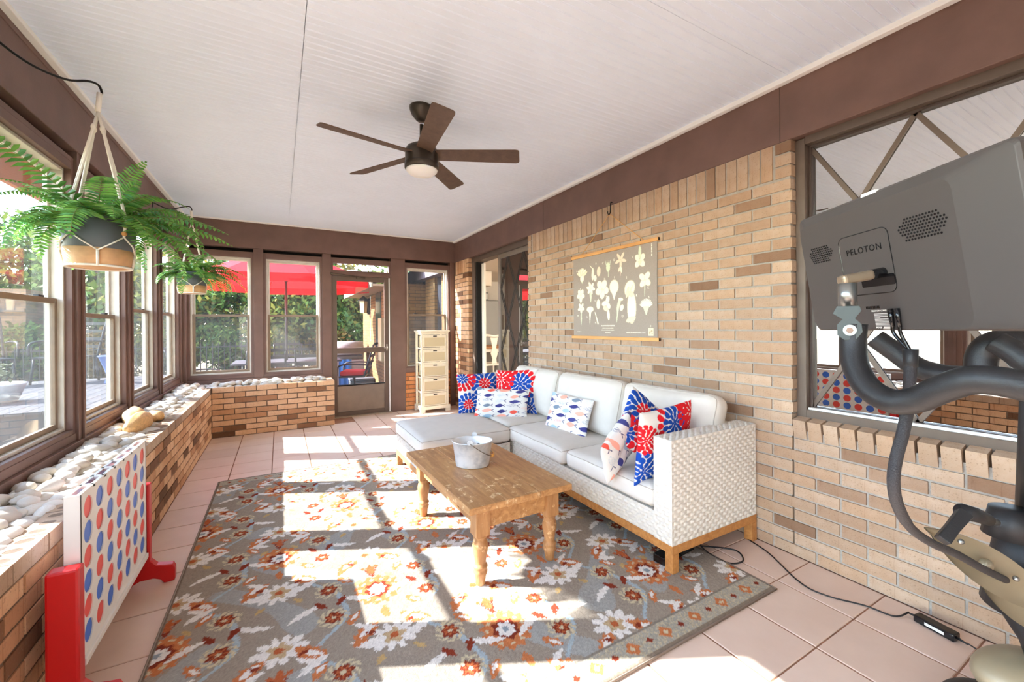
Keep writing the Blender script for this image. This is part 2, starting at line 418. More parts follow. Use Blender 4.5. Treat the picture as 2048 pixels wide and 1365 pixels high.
trim(6, MB().box(2.512, -1.7, ZC - 0.030, XR + 0.002, 6.468, ZC + 0.002), WHITE)

# ---- right house wall (main brick panel), soldier course on top
wr = struct(MB().box(XR + 0.007, 1.283, 0, XR + 0.112, 4.14, ZB).build('wall_right', MORTAR))
SOLD = 0.206
zq = 32 * 0.0675
low = courses('Y', XR, 1, -1.2, 4.147, 0, 0.675, start=1, off=(1.272 + 1.2) % BL)
lay(wr, [q for q in low if q[1] >= 1.272] + courses('Y', XR, 1, 1.272, 4.147, 0.675, zq, start=1, n=22), BRICK)
ys_ = 1.372; sol = []
for k in range(3):
    for a0, a1 in ((1.272, 1.362), (4.075, 4.147)):
        sol.append((XR + 0.0475, (a0 + a1) / 2, zq + 0.006 + (k + 0.5) * (SOLD + 0.008) / 3, a1 - a0 - 0.004, (SOLD + 0.008) / 3 - 0.010, 0.095, 'Y'))
while ys_ + 0.07 < 4.08:
    sol.append((XR + 0.0475 + random.uniform(-.002, .001), ys_ + 0.037, ZB - SOLD / 2 - 0.002, 0.0635, SOLD - 0.004, 0.095, 'Y')); ys_ += 0.0742
lay(wr, sol, BRICK, 'soldier_brick')
# ---- wall under the picture window
ww = struct(MB().box(XR + 0.007, -1.7, 0, XR + 0.20, 1.272, 0.72).build('wall_house', MORTAR))
lay(ww, [q for q in low if q[1] < 1.272], BRICK)
SILLM = brick_mesh(0.0635, 0.105, 0.15, 'Y', BRICK)
sy = 1.268
while sy > -0.9:
    o = bpy.data.objects.new('sill_brick', SILLM); COL.objects.link(o); o.location = (XR + 0.063, sy - 0.033, 0.742); o.rotation_euler = (0, -0.20, 0); o.parent = ww
    sy -= 0.0752
# ---- brick pier in the far corner
wp = struct(MB().box(XR + 0.007, 5.92, 0, 2.78, 6.60, ZB).build('wall_pier', MORTARD))
lay(wp, courses('Y', XR, 1, 5.905, 6.475, 0, ZB - SOLD - 0.014, d=0.11), BRICKB)
sol = []; ys_ = 5.995
while ys_ + 0.06 < 6.475:
    sol.append((XR + 0.0475, ys_ + 0.033, ZB - SOLD / 2 - 0.002, 0.0635, SOLD - 0.004, 0.095, 'Y')); ys_ += 0.0742
for k in range(3): sol.append((XR + 0.055, 5.948, ZB - SOLD - 0.01 + (k + 0.5) * 0.0715, 0.082, 0.06, 0.11, 'Y'))
lay(wp, sol, BRICKB, 'soldier_brick')
# ---- brick planter walls with cored bricks on top
ZP = 0.604
wl_ = struct(MB().box(XL - 0.088, 0.9, 0, XL - 0.006, YF + 0.09, ZP - 0.006).build('wall_left', MORTARD))
lay(wl_, courses('Y', XL, -1, 0.9, YF, 0, ZP - COURSE, d=0.085), BRICKB)
CORE = simple('core_hole', rgb(206, 128, 74), 0.9, var=0.2, vscale=20)
def cored(l, d, h):
    m = MB(); hw, hl = d / 2, l / 2
    m.add([(-hw, -hl, -h/2), (hw, -hl, -h/2), (hw, hl, -h/2), (-hw, hl, -h/2), (-hw, -hl, h/2), (hw, -hl, h/2), (hw, hl, h/2), (-hw, hl, h/2)],
          [(0, 3, 2, 1), (0, 1, 5, 4), (1, 2, 6, 5), (2, 3, 7, 6), (3, 0, 4, 7)])
    n = 16; cl = l / 3
    for c in (-cl, 0, cl):
        out = []; inn = []
        for k in range(n):
            a = 2 * PI * (k + .5) / n; ca, sa = math.cos(a), math.sin(a); s = min(hw / max(abs(ca), 1e-6), cl / 2 / max(abs(sa), 1e-6))
            out.append((ca * s, c + sa * s, h / 2)); inn.append((ca * 0.0235, c + sa * 0.0185, h / 2))
        for sx_ in (-1, 1):
            for sy_ in (-1, 1):
                q = (sx_ * hw, c + sy_ * cl / 2, h / 2); kk = min(range(n), key=lambda i: (out[i][0] - q[0]) ** 2 + (out[i][1] - q[1]) ** 2); out[kk] = q
        dn = [(x, y, h / 2 - 0.012) for x, y, z in inn]
        m.add(out + inn, [(k, (k + 1) % n, n + (k + 1) % n, n + k) for k in range(n)])
        m.add(inn + dn, [(k, (k + 1) % n, n + (k + 1) % n, n + k) for k in range(n)] )
    return m
def plug(l, h):
    m = MB(); cl = l / 3
    for c in (-cl, 0, cl): m.add([(0.024 * math.cos(2 * PI * k / 14), c + 0.019 * math.sin(2 * PI * k / 14), h / 2 - 0.0105) for k in range(14)], [tuple(range(14))])
    return m
cm = cored(BL - 0.008, 0.088, COURSE - 0.008).mesh('cap_brick', BRICK); pmh = plug(BL - 0.008, COURSE - 0.008).mesh('brick_core', CORE)
y = 0.95; k = 0
while y + BL < YF + 0.02:
    y1 = min(y + BL, YF)
    if y < 5.0:
        o = bpy.data.objects.new('cap_brick', cm); COL.objects.link(o); o.location = (XL - 0.044 + random.uniform(-.002, .001), y + BL / 2, ZP - COURSE / 2 + random.uniform(-.002, .001)); o.parent = wl_
        c = bpy.data.objects.new('brick_core', pmh); COL.objects.link(c); c.parent = o
    else:
        o = bpy.data.objects.new('cap_brick', brick_mesh(BL - .008, COURSE - .008, 0.088, 'Y', BRICK)); COL.objects.link(o); o.location = (XL - 0.044, y + BL / 2, ZP - COURSE / 2 - 0.001); o.parent = wl_
    y += BL
wf = struct(MB().box(XL - 0.05, YF + 0.006, 0, 0.633, YF + 0.088, ZP - 0.006).build('wall_far', MORTARD))
lay(wf, courses('X', YF, 1, XL + 0.004, 0.640, 0, ZP, d=0.085), BRICKB)
MB().box(0.556, YF + 0.09, 0, 0.635, 6.47, ZP - 0.01).build('planter_end', MORTARD, wf)
lay(wf, [(0.60, YF + 0.09 + 0.165, (k + .5) * ZP / 9, 0.31, ZP / 9 - JT, 0.08, 'Y') for k in range(9)], BRICKB, 'end_brick')
SOIL = simple('planter_soil', rgb(150, 135, 118), 0.95, var=0.3, vscale=30)
MB().box(-1.06, 0.9, 0.0, XL - 0.085, 6.48, 0.565).build('planter_fill', SOIL, wl_)
MB().box(XL - 0.086, YF + 0.088, 0.0, 0.558, 6.48, 0.565).build('planter_fill', SOIL, wf)
# ---- orange brick under the narrow window
wo = struct(MB().box(1.66, 6.520, 0, 2.555, 6.64, 0.595).build('wall_window_base', MORTARD))
lay(wo, courses('X', 6.512, 1, 1.665, 2.55, 0, 0.597, d=0.09), BRICKO)

# ---- posts
tn = [7]
def tpost(m, mat=BROWN, bevel=0.003):
    o = struct(m.build('trim_%d' % tn[0], mat, None, False, bevel)); tn[0] += 1; return o
LPOST = [-1.34, -0.375, 0.59, 1.555, 2.52, 3.485, 4.45, 5.415]
for yc in LPOST:
    p = tpost(MB().box(-1.185, yc - 0.055, 0.60, -1.052, yc + 0.055, ZB))
    MB().box(-1.052, yc - 0.010, 0.62, -1.040, yc + 0.010, ZB).build('stop_bead', BROWN, p, bevel=0.002)
p = tpost(MB().box(-1.185, 6.36, 0.60, -1.05, 6.62, ZB)); 
MB().box(-1.05, 6.43, 0.60, -1.012, 6.50, ZB).build('corner_bead', BROWN, p, bevel=0.002)
for a0, a1, zb in ((-0.303, -0.190, 0.60), (0.535, 0.652, 0.0), (1.505, 1.722, 0.0), (2.470, 2.552, 0.0)):
    tpost(MB().box(a0, 6.486, zb, a1, 6.62, ZB))
# sills and head rails
tpost(MB().box(-1.20, -1.7, 0.58, -1.040, 6.44, 0.655)); tpost(MB().box(-1.20, -1.7, 0.655, -1.062, 6.44, 0.700))
tpost(MB().box(-1.03, 6.474, 0.58, 0.535, 6.62, 0.655)); tpost(MB().box(-1.03, 6.494, 0.655, 0.535, 6.62, 0.694))
tpost(MB().box(1.722, 6.490, 0.597, 2.47, 6.63, 0.668))
tpost(MB().box(0.652, 6.490, 2.075, 1.505, 6.62, 2.128)); 
# near-black boards added to paint the deep shade in the slot under the beams
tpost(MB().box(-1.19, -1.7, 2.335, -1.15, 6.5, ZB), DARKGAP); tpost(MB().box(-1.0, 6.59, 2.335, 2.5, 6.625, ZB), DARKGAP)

# ---- windows
LM = lambda a, d, z: (-1.055 - d, a, z)
FM = lambda a, d, z: (a, 6.490 + d, z)
def mbox(m, fn, a0, a1, d0, d1, z0, z1):
    p, q = fn(a0, d0, z0), fn(a1, d1, z1)
    return m.box(min(p[0], q[0]), min(p[1], q[1]), p[2], max(p[0], q[0]), max(p[1], q[1]), q[2])
def frame4(m, fn, a0, a1, z0, z1, t, d0, d1):
    mbox(m, fn, a0, a0 + t, d0, d1, z0, z1); mbox(m, fn, a1 - t, a1, d0, d1, z0, z1)
    mbox(m, fn, a0 + t, a1 - t, d0, d1, z0, z0 + t); mbox(m, fn, a0 + t, a1 - t, d0, d1, z1 - t, z1); return m
wc = [1]
def pane(fn, a0, a1, d, z0, z1, mat, parent, name='pane'):
    m = MB(); mbox(m, fn, a0, a1, d, d + 0.003, z0, z1); return m.build(name, mat, parent)
def hung(fn, a0, a1, z0, z1, zm, screen=True):
    w = sroot('window_%d' % wc[0], fn((a0 + a1) / 2, 0.06, z0)); wc[0] += 1
    frame4(MB(), fn, a0, a1, z0 - 0.006, z1 + 0.075, 0.030, 0.012, 0.10).build('frame', BROWN, w, bevel=0.002)
    mbox(MB(), fn, a0 + .03, a1 - .03, 0.012, 0.10, z1, z1 + 0.045).build('head_rail', BROWN, w, bevel=0.002)
    i0, i1 = a0 + 0.030, a1 - 0.030
    fr = MB(); frame4(fr, fn, i0, i1, z0 + 0.024, z1, 0.018, 0.045, 0.125); fr.build('jamb_liner', ALU, w, bevel=0.002)
    j0, j1 = i0 + 0.018, i1 - 0.018
    u = frame4(MB(), fn, j0, j1, zm - 0.005, z1 - 0.018, 0.026, 0.098, 0.118).build('upper_sash', ALU, w, bevel=0.002)
    pane(fn, j0 + .02, j1 - .02, 0.107, zm + 0.02, z1 - 0.04, GLASS, u)
    lo = frame4(MB(), fn, j0, j1, z0 + 0.042, zm + 0.022, 0.030, 0.070, 0.092).build('lower_sash', ALUB, w, bevel=0.002)
    pane(fn, j0 + .02, j1 - .02, 0.080, z0 + 0.06, zm, GLASS, lo)
    for q in (0.22, 0.78):
        a = j0 + (j1 - j0) * q; mbox(MB(), fn, a - 0.03, a + 0.03, 0.074, 0.098, zm + 0.022, zm + 0.034).build('sash_lock', BLACKM, lo, bevel=0.002)
    if screen: pane(fn, j0, j1, 0.121, z0 + 0.045, zm, SCREEN, w, 'insect_screen')
    return w
LW = LPOST + [6.415]
for k in range(len(LW) - 1):
    zm = 1.475 if abs(LW[k] - 3.485) > 0.1 else 1.405
    hung(LM, LW[k] + 0.055, LW[k + 1] - 0.055, 0.700, 2.262, zm)
hung(FM, -1.015, -0.303, 0.694, 2.255, 1.475); hung(FM, -0.190, 0.535, 0.690, 2.255, 1.475); hung(FM, 1.722, 2.470, 0.668, 2.255, 1.50)
# transom
w = sroot('window_%d' % wc[0], FM(1.08, 0.05, 2.13)); wc[0] += 1
frame4(MB(), FM, 0.652, 1.505, 2.128, 2.335, 0.028, 0.012, 0.10).build('frame', BROWN, w, bevel=0.002)
mbox(MB(), FM, 0.68, 1.477, 0.012, 0.10, 2.262, 2.310).build('head_rail', BROWN, w, bevel=0.002)
pane(FM, 0.67, 1.49, 0.06, 2.15, 2.27, GLASS, w)

# ---- storm door
d1 = sroot('door_1', FM(1.08, 0.02, 0.0))
DB = simple('door_brown', rgb(98, 80, 68), 0.4, var=0.1, vscale=4)
st = MB(); D0, D1 = 0.010, 0.042
for a0, a1 in ((0.664, 0.728), (1.402, 1.468)): mbox(st, FM, a0, a1, D0, D1, 0.012, 2.070)
mbox(st, FM, 0.728, 1.402, D0, D1, 2.000, 2.070); mbox(st, FM, 0.728, 1.402, D0, D1, 0.935, 1.012); mbox(st, FM, 0.728, 1.402, D0, D1, 0.012, 0.075)
st.build('door_frame', DB, d1, bevel=0.003)
mbox(MB(), FM, 0.728, 1.402, D0 + 0.008, D1 - 0.008, 0.075, 0.452).build('kick_panel', simple('kick_bronze', rgb(138, 122, 108), 0.35, 0.35, var=0.08), d1, bevel=0.003)
mbox(MB(), FM, 0.728, 1.402, D0 + 0.002, D1 - 0.004, 0.452, 0.470).build('glazing_bead', DARKGAP, d1)
pane(FM, 0.72, 1.41, 0.024, 1.0, 2.01, GLASS, d1); pane(FM, 0.72, 1.41, 0.024, 0.46, 0.945, GLASS, d1)
mbox(MB(), FM, 1.468, 1.482, -0.002, 0.03, 0.0, 2.07).build('jamb_strip', WHITE, d1)
mbox(MB(), FM, 1.480, 1.506, 0.0, 0.06, 0.0, 2.09).build('hinge_rail', DB, d1)
mbox(MB(), FM, 0.650, 0.664, 0.0, 0.06, 0.0, 2.09).build('hinge_rail', DB, d1)
hn = MB().tube([FM(1.437, -0.035, 1.02), FM(1.437, -0.035, 0.985)], 0.007, 8); hn.tube([FM(1.437, 0.012, 1.0), FM(1.437, -0.035, 1.0)], 0.006, 8); hn.tube([FM(1.437, -0.035, 1.0), FM(1.385, -0.035, 1.0)], 0.007, 8)
mbox(hn, FM, 1.424, 1.450, 0.0, 0.012, 0.955, 1.055); hn.build('door_handle', simple('handle_steel', rgb(170, 160, 150), 0.3, 0.9), d1)
cl = MB().tube([FM(0.640, -0.03, 2.098), FM(0.99, -0.02, 2.062)], 0.014, 10); cl.tube([FM(0.99, -0.02, 2.062), FM(1.07, -0.015, 2.055)], 0.006, 8); mbox(cl, FM, 1.0, 1.12, -0.02, 0.012, 2.035, 2.066)
cl.build('door_closer', simple('closer_bronze', rgb(84, 70, 60), 0.4, 0.4), d1, True)
MB().box(0.655, 6.44, 0.0, 1.505, 6.62, 0.014).build('threshold', simple('threshold_metal', rgb(170, 150, 130), 0.5, 0.3), d1)

# ---- picture window with diamond lattice
RM = lambda a, d, z: (XR + d, a, z)
w = sroot('window_%d' % wc[0], RM(0.2, 0.11, 0.84)); wc[0] += 1
BRZ = simple('bronze_frame', rgb(96, 82, 72), 0.45, 0.2, var=0.1)
fr = MB(); PW0, PW1, PZ0, PZ1 = -0.95, 1.272, 0.800, 2.372
mbox(fr, RM, 1.225, 1.275, 0.045, 0.15, 0.76, PZ1); mbox(fr, RM, PW0, PW0 + 0.05, 0.045, 0.15, 0.76, PZ1)
mbox(fr, RM, PW0, 1.225, 0.045, 0.15, 0.755, 0.835); mbox(fr, RM, PW0, 1.225, 0.045, 0.15, 2.335, 2.40); fr.build('frame', BRZ, w, bevel=0.003)
i2 = MB(); frame4(i2, RM, PW0 + .05, 1.225, 0.835, 2.335, 0.014, 0.085, 0.13); i2.build('inner_frame', BROWND, w, bevel=0.002)
mbox(MB(), RM, PW0 + .05, 1.222, 0.060, 0.085, 0.835, 0.846).build('sill_strip', simple('bright_strip', rgb(232, 232, 228), 0.3, 0.2), w)
pane(RM, PW0 + .05, 1.222, 0.108, 0.84, 2.33, PICGLASS, w)
lt = MB(); hh, hw = 0.37, 0.2245
for k in range(-2, 12):
    a = 1.222 - 2 * hw * k
    for s in (-1, 1):
        # clip each diagonal to the glass
        z_top = 2.325; z_bot = 0.845
        A = (a, z_top); B = (a + s * hw * (z_top - z_bot) / hh, z_bot)
        t0, t1 = 0.0, 1.0; da = B[0] - A[0]
        if abs(da) > 1e-6:
            ta, tb = (PW0 + .06 - A[0]) / da, (1.218 - A[0]) / da
            t0, t1 = max(0, min(ta, tb)), min(1, max(ta, tb))
        if t1 - t0 > 0.02:
            q0 = (A[0] + da * t0, A[1] + (B[1] - A[1]) * t0); q1 = (A[0] + da * t1, A[1] + (B[1] - A[1]) * t1)
            lt.bar(RM(q0[0], 0.101, q0[1]), RM(q1[0], 0.101, q1[1]), 0.022, 0.006, up=(1, 0, 0))
            lt.build('lattice_bar', BRZ, w); lt = MB()

# ---- sliding door
d2 = sroot('door_2', RM(5.0, 0.1, 0))
DA0, DA1, DZ = 4.147, 5.905, 2.30
fr = MB(); mbox(fr, RM, DA1 - 0.10, DA1, 0.06, 0.20, 0, ZB); mbox(fr, RM, DA0, DA0 + 0.04, 0.11, 0.20, 0, ZB); mbox(fr, RM, DA0, DA1, 0.05, 0.20, DZ, ZB); mbox(fr, RM, DA0, DA1, 0.06, 0.20, 0, 0.03)
fr.build('frame', BRZ, d2, bevel=0.003)
mbox(MB(), RM, DA1 - 0.135, DA1 - 0.10, 0.08, 0.20, 0.02, DZ).build('track_channel', DARKGAP, d2)
mbox(MB(), RM, DA1 - 0.22, DA1 - 0.135, 0.16, 0.19, 0.02, DZ - 0.02).build('inner_jamb', simple('cream_jamb', rgb(226, 220, 208), 0.6), d2)
pn = MB(); mbox(pn, RM, 5.00, 5.055, 0.075, 0.11, 0.03, DZ); mbox(pn, RM, DA0, DA0 + .05, 0.075, 0.11, 0.03, DZ); mbox(pn, RM, DA0 + .05, 5.00, 0.075, 0.11, DZ - 0.06, DZ); mbox(pn, RM, DA0 + .05, 5.00, 0.075, 0.11, 0.03, 0.11)
pn = pn.build('sliding_panel', simple('panel_bronze', rgb(126, 116, 106), 0.4, 0.3), d2, bevel=0.002)
pane(RM, DA0 + .05, 5.0, 0.09, 0.11, DZ - .06, SLIDEGLASS, pn)
LATT = simple('lattice_dark', rgb(44, 40, 40), 0.5)
for k in range(-4, 8):
    for s in (-1, 1):
        for dd in (-0.018, 0.018):
            a = DA0 + 0.05 + 0.20 + 0.40 * k + dd; hh2, hw2 = 0.42, 0.20
            A = (a, DZ - 0.06); B = (a + s * hw2 * (DZ - 0.17) / hh2, 0.11); da = B[0] - A[0]
            ta, tb = (DA0 + .055 - A[0]) / da, (4.995 - A[0]) / da; t0, t1 = max(0, min(ta, tb)), min(1, max(ta, tb))
            if t1 - t0 > 0.02:
                q0 = (A[0] + da * t0, A[1] + (B[1] - A[1]) * t0); q1 = (A[0] + da * t1, A[1] + (B[1] - A[1]) * t1)
                MB().bar(RM(q0[0], 0.086, q0[1]), RM(q1[0], 0.086, q1[1]), 0.007, 0.005, up=(1, 0, 0)).build('lattice_bar', LATT, pn)

# ---- unseen back of the porch and house shell
IWALL = simple('house_plaster', rgb(222, 216, 206), 0.8)
struct(MB().box(-1.25, -1.85, 0, 2.7, -1.7, ZC).build('wall_back', IWALL))
IDARK = simple('dark_room_tone', rgb(58, 52, 48), 0.9)
struct(MB().box(2.72, -1.7, 0, 2.80, 1.5, 2.6).build('wall_dark_backing', IDARK))  # added dark sheet standing in for the unlit room behind the picture glass
struct(MB().box(2.80, 1.5, 0, 2.86, 4.1, 2.6).build('wall_inner', IWALL))
struct(MB().box(2.80, 2.6, 0, 7.4, 2.7, 2.6).build('wall_kitchen_near', IWALL))
struct(MB().box(7.3, 2.6, 0, 7.4, 10.4, 2.6).build('wall_kitchen_right', IWALL))
struct(MB().box(2.80, 10.3, 0, 7.4, 10.4, 2.6).build('wall_kitchen_far', IWALL))
struct(MB().box(2.79, 6.62, 0, 2.86, 10.4, 2.6).build('wall_kitchen_left', IWALL))
struct(MB().box(2.62, 2.6, -0.1, 7.4, 10.4, -0.002).build('floor_kitchen', simple('kitchen_floor', rgb(120, 92, 70), 0.5, var=0.2)))
struct(MB().box(2.70, 2.6, 2.56, 7.4, 10.4, 2.62).build('ceiling_kitchen', simple('kitchen_ceiling', rgb(222, 214, 202), 0.7)))
# ================================================================== SEATING
WICK = simple('white_wicker', rgb(206, 200, 190), 0.6, 0, 0.35, var=0.06, vscale=40)
TEAK = make_wood('teak', rgb(196, 138, 78), rgb(150, 96, 50), (4, 4, 4), 0.5, 8)
FABRIC = simple('linen_fabric', rgb(208, 201, 192), 0.9, 0, 0.15, var=0.03, vscale=12, bump=0.12, bscale=500)
PIPE = simple('piping_fabric', rgb(178, 168, 156), 0.9, 0, 0.1)
def wicker(name, O, U, V, ul, vl, parent, su=0.026, sv=0.0205, amp=0.0045):
    """woven sheet: strands along U pass over and under stakes; O corner, U/V unit dirs, normal = U x V"""
    O, U, V = map(lambda q: np.array(q, float), (O, U, V)); N = np.cross(U, V)
    nu = max(3, int(round(ul / su))); nv = max(2, int(round(vl / sv)))
    u = np.linspace(0, nu, nu * 6 + 1); v = np.linspace(0, nv, nv * 5 + 1); UU, VV = np.meshgrid(u, v)
    row = np.minimum(np.floor(VV), nv - 1); fv = VV - row
    ph = np.cos(PI * (UU - 0.5) + row * PI)
    prof = 1 - np.abs(2 * fv - 1) ** 2.5
    h = amp * (0.35 + 0.65 * ph) * prof - 0.013 * np.clip(-ph - 0.35, 0, 1) * prof - 0.003 * (1 - prof)
    e = np.minimum(np.minimum(UU, nu - UU) * 2, np.minimum(VV, nv - VV) * 2).clip(0, 1); h = h * e
    P = O + (UU / nu * ul)[..., None] * U + (VV / nv * vl)[..., None] * V + h[..., None] * N
    me = bpy.data.meshes.new(name); Vv = P.reshape(-1, 3).astype(np.float32); Fc = grid_faces(len(u), len(v)).astype(np.int32)
    me.vertices.add(len(Vv)); me.vertices.foreach_set('co', Vv.ravel()); me.loops.add(len(Fc) * 4); me.loops.foreach_set('vertex_index', Fc.ravel())
    me.polygons.add(len(Fc)); me.polygons.foreach_set('loop_start', np.arange(0, len(Fc) * 4, 4, dtype=np.int32)); me.update(calc_edges=True)
    me.polygons.foreach_set('use_smooth', [True] * len(Fc)); me.materials.append(WICK)
    return link(name, me, parent)
X, Y, Z = np.eye(3)
def wbox(name, x0, y0, z0, x1, y1, z1, parent, faces='-x+x-y+y+z'):
    """wicker-clad box: a core and woven sheets on the listed sides"""
    e = 0.004
    core = MB().box(x0 + e, y0 + e, z0, x1 - e, y1 - e, z1 - e).build(name, WICK, parent, bevel=0.006)
    F = [faces[i:i + 2] for i in range(0, len(faces), 2)]
    if '-x' in F: wicker('weave', (x0, y1, z0), -Y, Z, y1 - y0, z1 - z0, core)
    if '+x' in F: wicker('weave', (x1, y0, z0), Y, Z, y1 - y0, z1 - z0, core)
    if '-y' in F: wicker('weave', (x0, y0, z0), X, Z, x1 - x0, z1 - z0, core)
    if '+y' in F: wicker('weave', (x1, y1, z0), -X, Z, x1 - x0, z1 - z0, core)
    if '+z' in F: wicker('weave', (x0, y0, z1), X, Y, x1 - x0, y1 - y0, core)
    return core
def cushion_mb(sx, sy, sz, r, bulge, n=14, ears=0.0, wr=0.0, seed=0):
    """soft box centred at the origin"""
    m = MB(); hx, hy, hz = sx / 2, sy / 2, sz / 2
    def shape(a, b, c):
        p = Vector((a * hx, b * hy, c * hz)); q = Vector((max(-hx + r, min(hx - r, p.x)), max(-hy + r, min(hy - r, p.y)), max(-hz + r, min(hz - r, p.z))))
        d = p - q
        if d.length > 1e-9: p = q + d.normalized() * r if d.length > r else p
        w = (1 - a * a) * (1 - b * b)
        p.z += bulge * w * (1 if c > 0 else 0) * abs(c)
        p.x *= 1 + 0.012 * (1 - b * b) * (1 - c * c) - ears * (1 - b * b) ; p.y *= 1 + 0.012 * (1 - a * a) * (1 - c * c) - ears * (1 - a * a)
        if wr: p.z += wr * mnoise.noise(Vector((p.x * 9 + seed, p.y * 9, seed))) * (0.4 + abs(c) * .6)
        return p
    g = [math.sin((i / (n - 1) - 0.5) * PI) * 0.5 + 0.5 * (2 * i / (n - 1) - 1) for i in range(n)]
    g = [max(-1, min(1, q)) for q in g]
    for ax, s in ((0, -1), (0, 1), (1, -1), (1, 1), (2, -1), (2, 1)):
        V = []; 
        for j in range(n):
            for i in range(n):
                a, b = g[i], g[j]; c = [0, 0, 0]; c[ax] = s; c[(ax + 1) % 3] = a; c[(ax + 2) % 3] = b; V.append(shape(*c))
        Fc = []
        for j in range(n - 1):
            for i in range(n - 1):
                q = (j * n + i, j * n + i + 1, (j + 1) * n + i + 1, (j + 1) * n + i); Fc.append(q if s > 0 else q[::-1])
        m.add(V, Fc)
    return m, shape
def cushion(name, label, c, size, r, bulge, rot=(0, 0, 0), group=None, ears=0.0, wr=0.004, seed=0, pipe=True, cat='cushion'):
    m, shape = cushion_mb(*size, r, bulge, 16, ears, wr, seed)
    R = Matrix.Translation(Vector(c)) @ (Matrix.Rotation(rot[2], 4, 'Z') @ Matrix.Rotation(rot[1], 4, 'Y') @ Matrix.Rotation(rot[0], 4, 'X'))
    t = thing(name, label, cat, c, group)
    me = m.mesh('cushion_body', FABRIC, True); 
    import bmesh as _b
    b = _b.new(); b.from_mesh(me); _b.ops.remove_doubles(b, verts=b.verts, dist=0.0004); b.to_mesh(me); b.free(); me.transform(R)
    link('cushion_body', me, t)
    if pipe:
        for s in (1, -1):
            loop = []; N = 20
            k = 0.985
            seq = [(-1 + 2 * i / N, -1) for i in range(N)] + [(1, -1 + 2 * i / N) for i in range(N)] + [(1 - 2 * i / N, 1) for i in range(N)] + [(-1, 1 - 2 * i / N) for i in range(N)]
            q0 = 1 - r / (size[2] / 2) * 0.30
            for a, bb in seq: loop.append(R @ shape(a, bb, s * q0))
            MB().tube(loop, 0.0028, 6, True).build('piping', PIPE, t, True)
    return t
# ---- two-seat module with the near arm
sf = thing('sofa', 'long white wicker outdoor sofa on a teak base along the brick wall, near arm showing', 'sofa', (2.16, 2.4, 0))
wbox('seat_base', 1.79, 1.60, 0.158, 2.50, 2.800, 0.300, sf, '-x'); wbox('seat_base', 1.792, 2.806, 0.158, 2.50, 3.30, 0.300, sf, '-x')
wbox('armrest', 1.782, 1.478, 0.158, 2.535, 1.598, 0.712, sf, '-x-y+y+z'); wbox('backrest', 2.445, 1.60, 0.158, 2.537, 3.30, 0.690, sf, '-x+z')
def wood_base(t, x0, x1, y0, y1):
    MB().box(x0, y0, 0.112, x0 + 0.045, y1, 0.158).build('base_rail', TEAK, t, bevel=0.002); MB().box(x1 - 0.045, y0, 0.112, x1, y1, 0.158).build('base_rail', TEAK, t, bevel=0.002)
    MB().box(x0 + .045, y0, 0.112, x1 - .045, y0 + 0.045, 0.158).build('base_rail', TEAK, t, bevel=0.002); MB().box(x0 + .045, y1 - 0.045, 0.112, x1 - .045, y1, 0.158).build('base_rail', TEAK, t, bevel=0.002)
    for x in (x0, x1 - 0.05):
        for y in (y0, y1 - 0.05): MB().box(x, y, 0.0118 if x < 2.1 and y < 4.25 else 0.0, x + 0.05, y + 0.05, 0.112).build('leg', TEAK, t, bevel=0.002)
wood_base(sf, 1.782, 2.537, 1.476, 3.298)
sc = thing('sofa', 'white wicker sofa end module with the far arm beside the sliding door', 'sofa', (2.16, 3.75, 0))
wbox('seat_base', 1.79, 3.308, 0.158, 2.50, 4.05, 0.300, sc, '-x'); wbox('armrest', 1.785, 4.05, 0.158, 2.535, 4.17, 0.690, sc, '-x-y+z'); wbox('backrest', 2.445, 3.308, 0.158, 2.537, 4.05, 0.690, sc, '-x+z')
wood_base(sc, 1.785, 2.537, 3.306, 4.17)
ot = thing('ottoman', 'square white wicker ottoman with thick cream cushion and teak legs behind the coffee table', 'ottoman', (1.37, 3.57, 0))
wbox('base', 0.965, 3.175, 0.158, 1.755, 3.975, 0.300, ot, '-x-y'); wood_base(ot, 0.96, 1.76, 3.17, 3.98)
# ---- cushions
cushion('ottoman_cushion', 'flat cream cushion covering the ottoman', (1.36, 3.575, 0.365), (0.82, 0.83, 0.13), 0.045, 0.018, seed=1)
SC = 'cream seat and back cushions of the sofa'
cushion('seat_cushion', 'cream seat cushion nearest the sofa arm with patterned pillows on it', (2.105, 2.005, 0.366), (0.66, 0.81, 0.128), 0.045, 0.022, group=SC, seed=2)
cushion('seat_cushion', 'cream middle seat cushion of the sofa under the fish pillow', (2.095, 2.832, 0.366), (0.68, 0.82, 0.128), 0.045, 0.022, group=SC, seed=3)
cushion('seat_cushion', 'cream corner seat cushion behind the ottoman', (2.105, 3.640, 0.370), (0.66, 0.77, 0.13), 0.045, 0.020, group=SC, seed=4)
for yc, w_, lab, sd in ((1.965, 0.79, 'cream back cushion nearest the sofa arm, against the brick wall', 5), (2.785, 0.84, 'cream middle back cushion behind the fish pillow', 6), (3.615, 0.82, 'cream back cushion in the far sofa corner, topped by pointed corners', 7)):
    cushion('back_cushion', lab, (2.325, yc, 0.655), (0.46, w_, 0.165), 0.07, 0.045, rot=(0, -1.36, 0), group=SC, ears=0.012, wr=0.012, seed=sd)

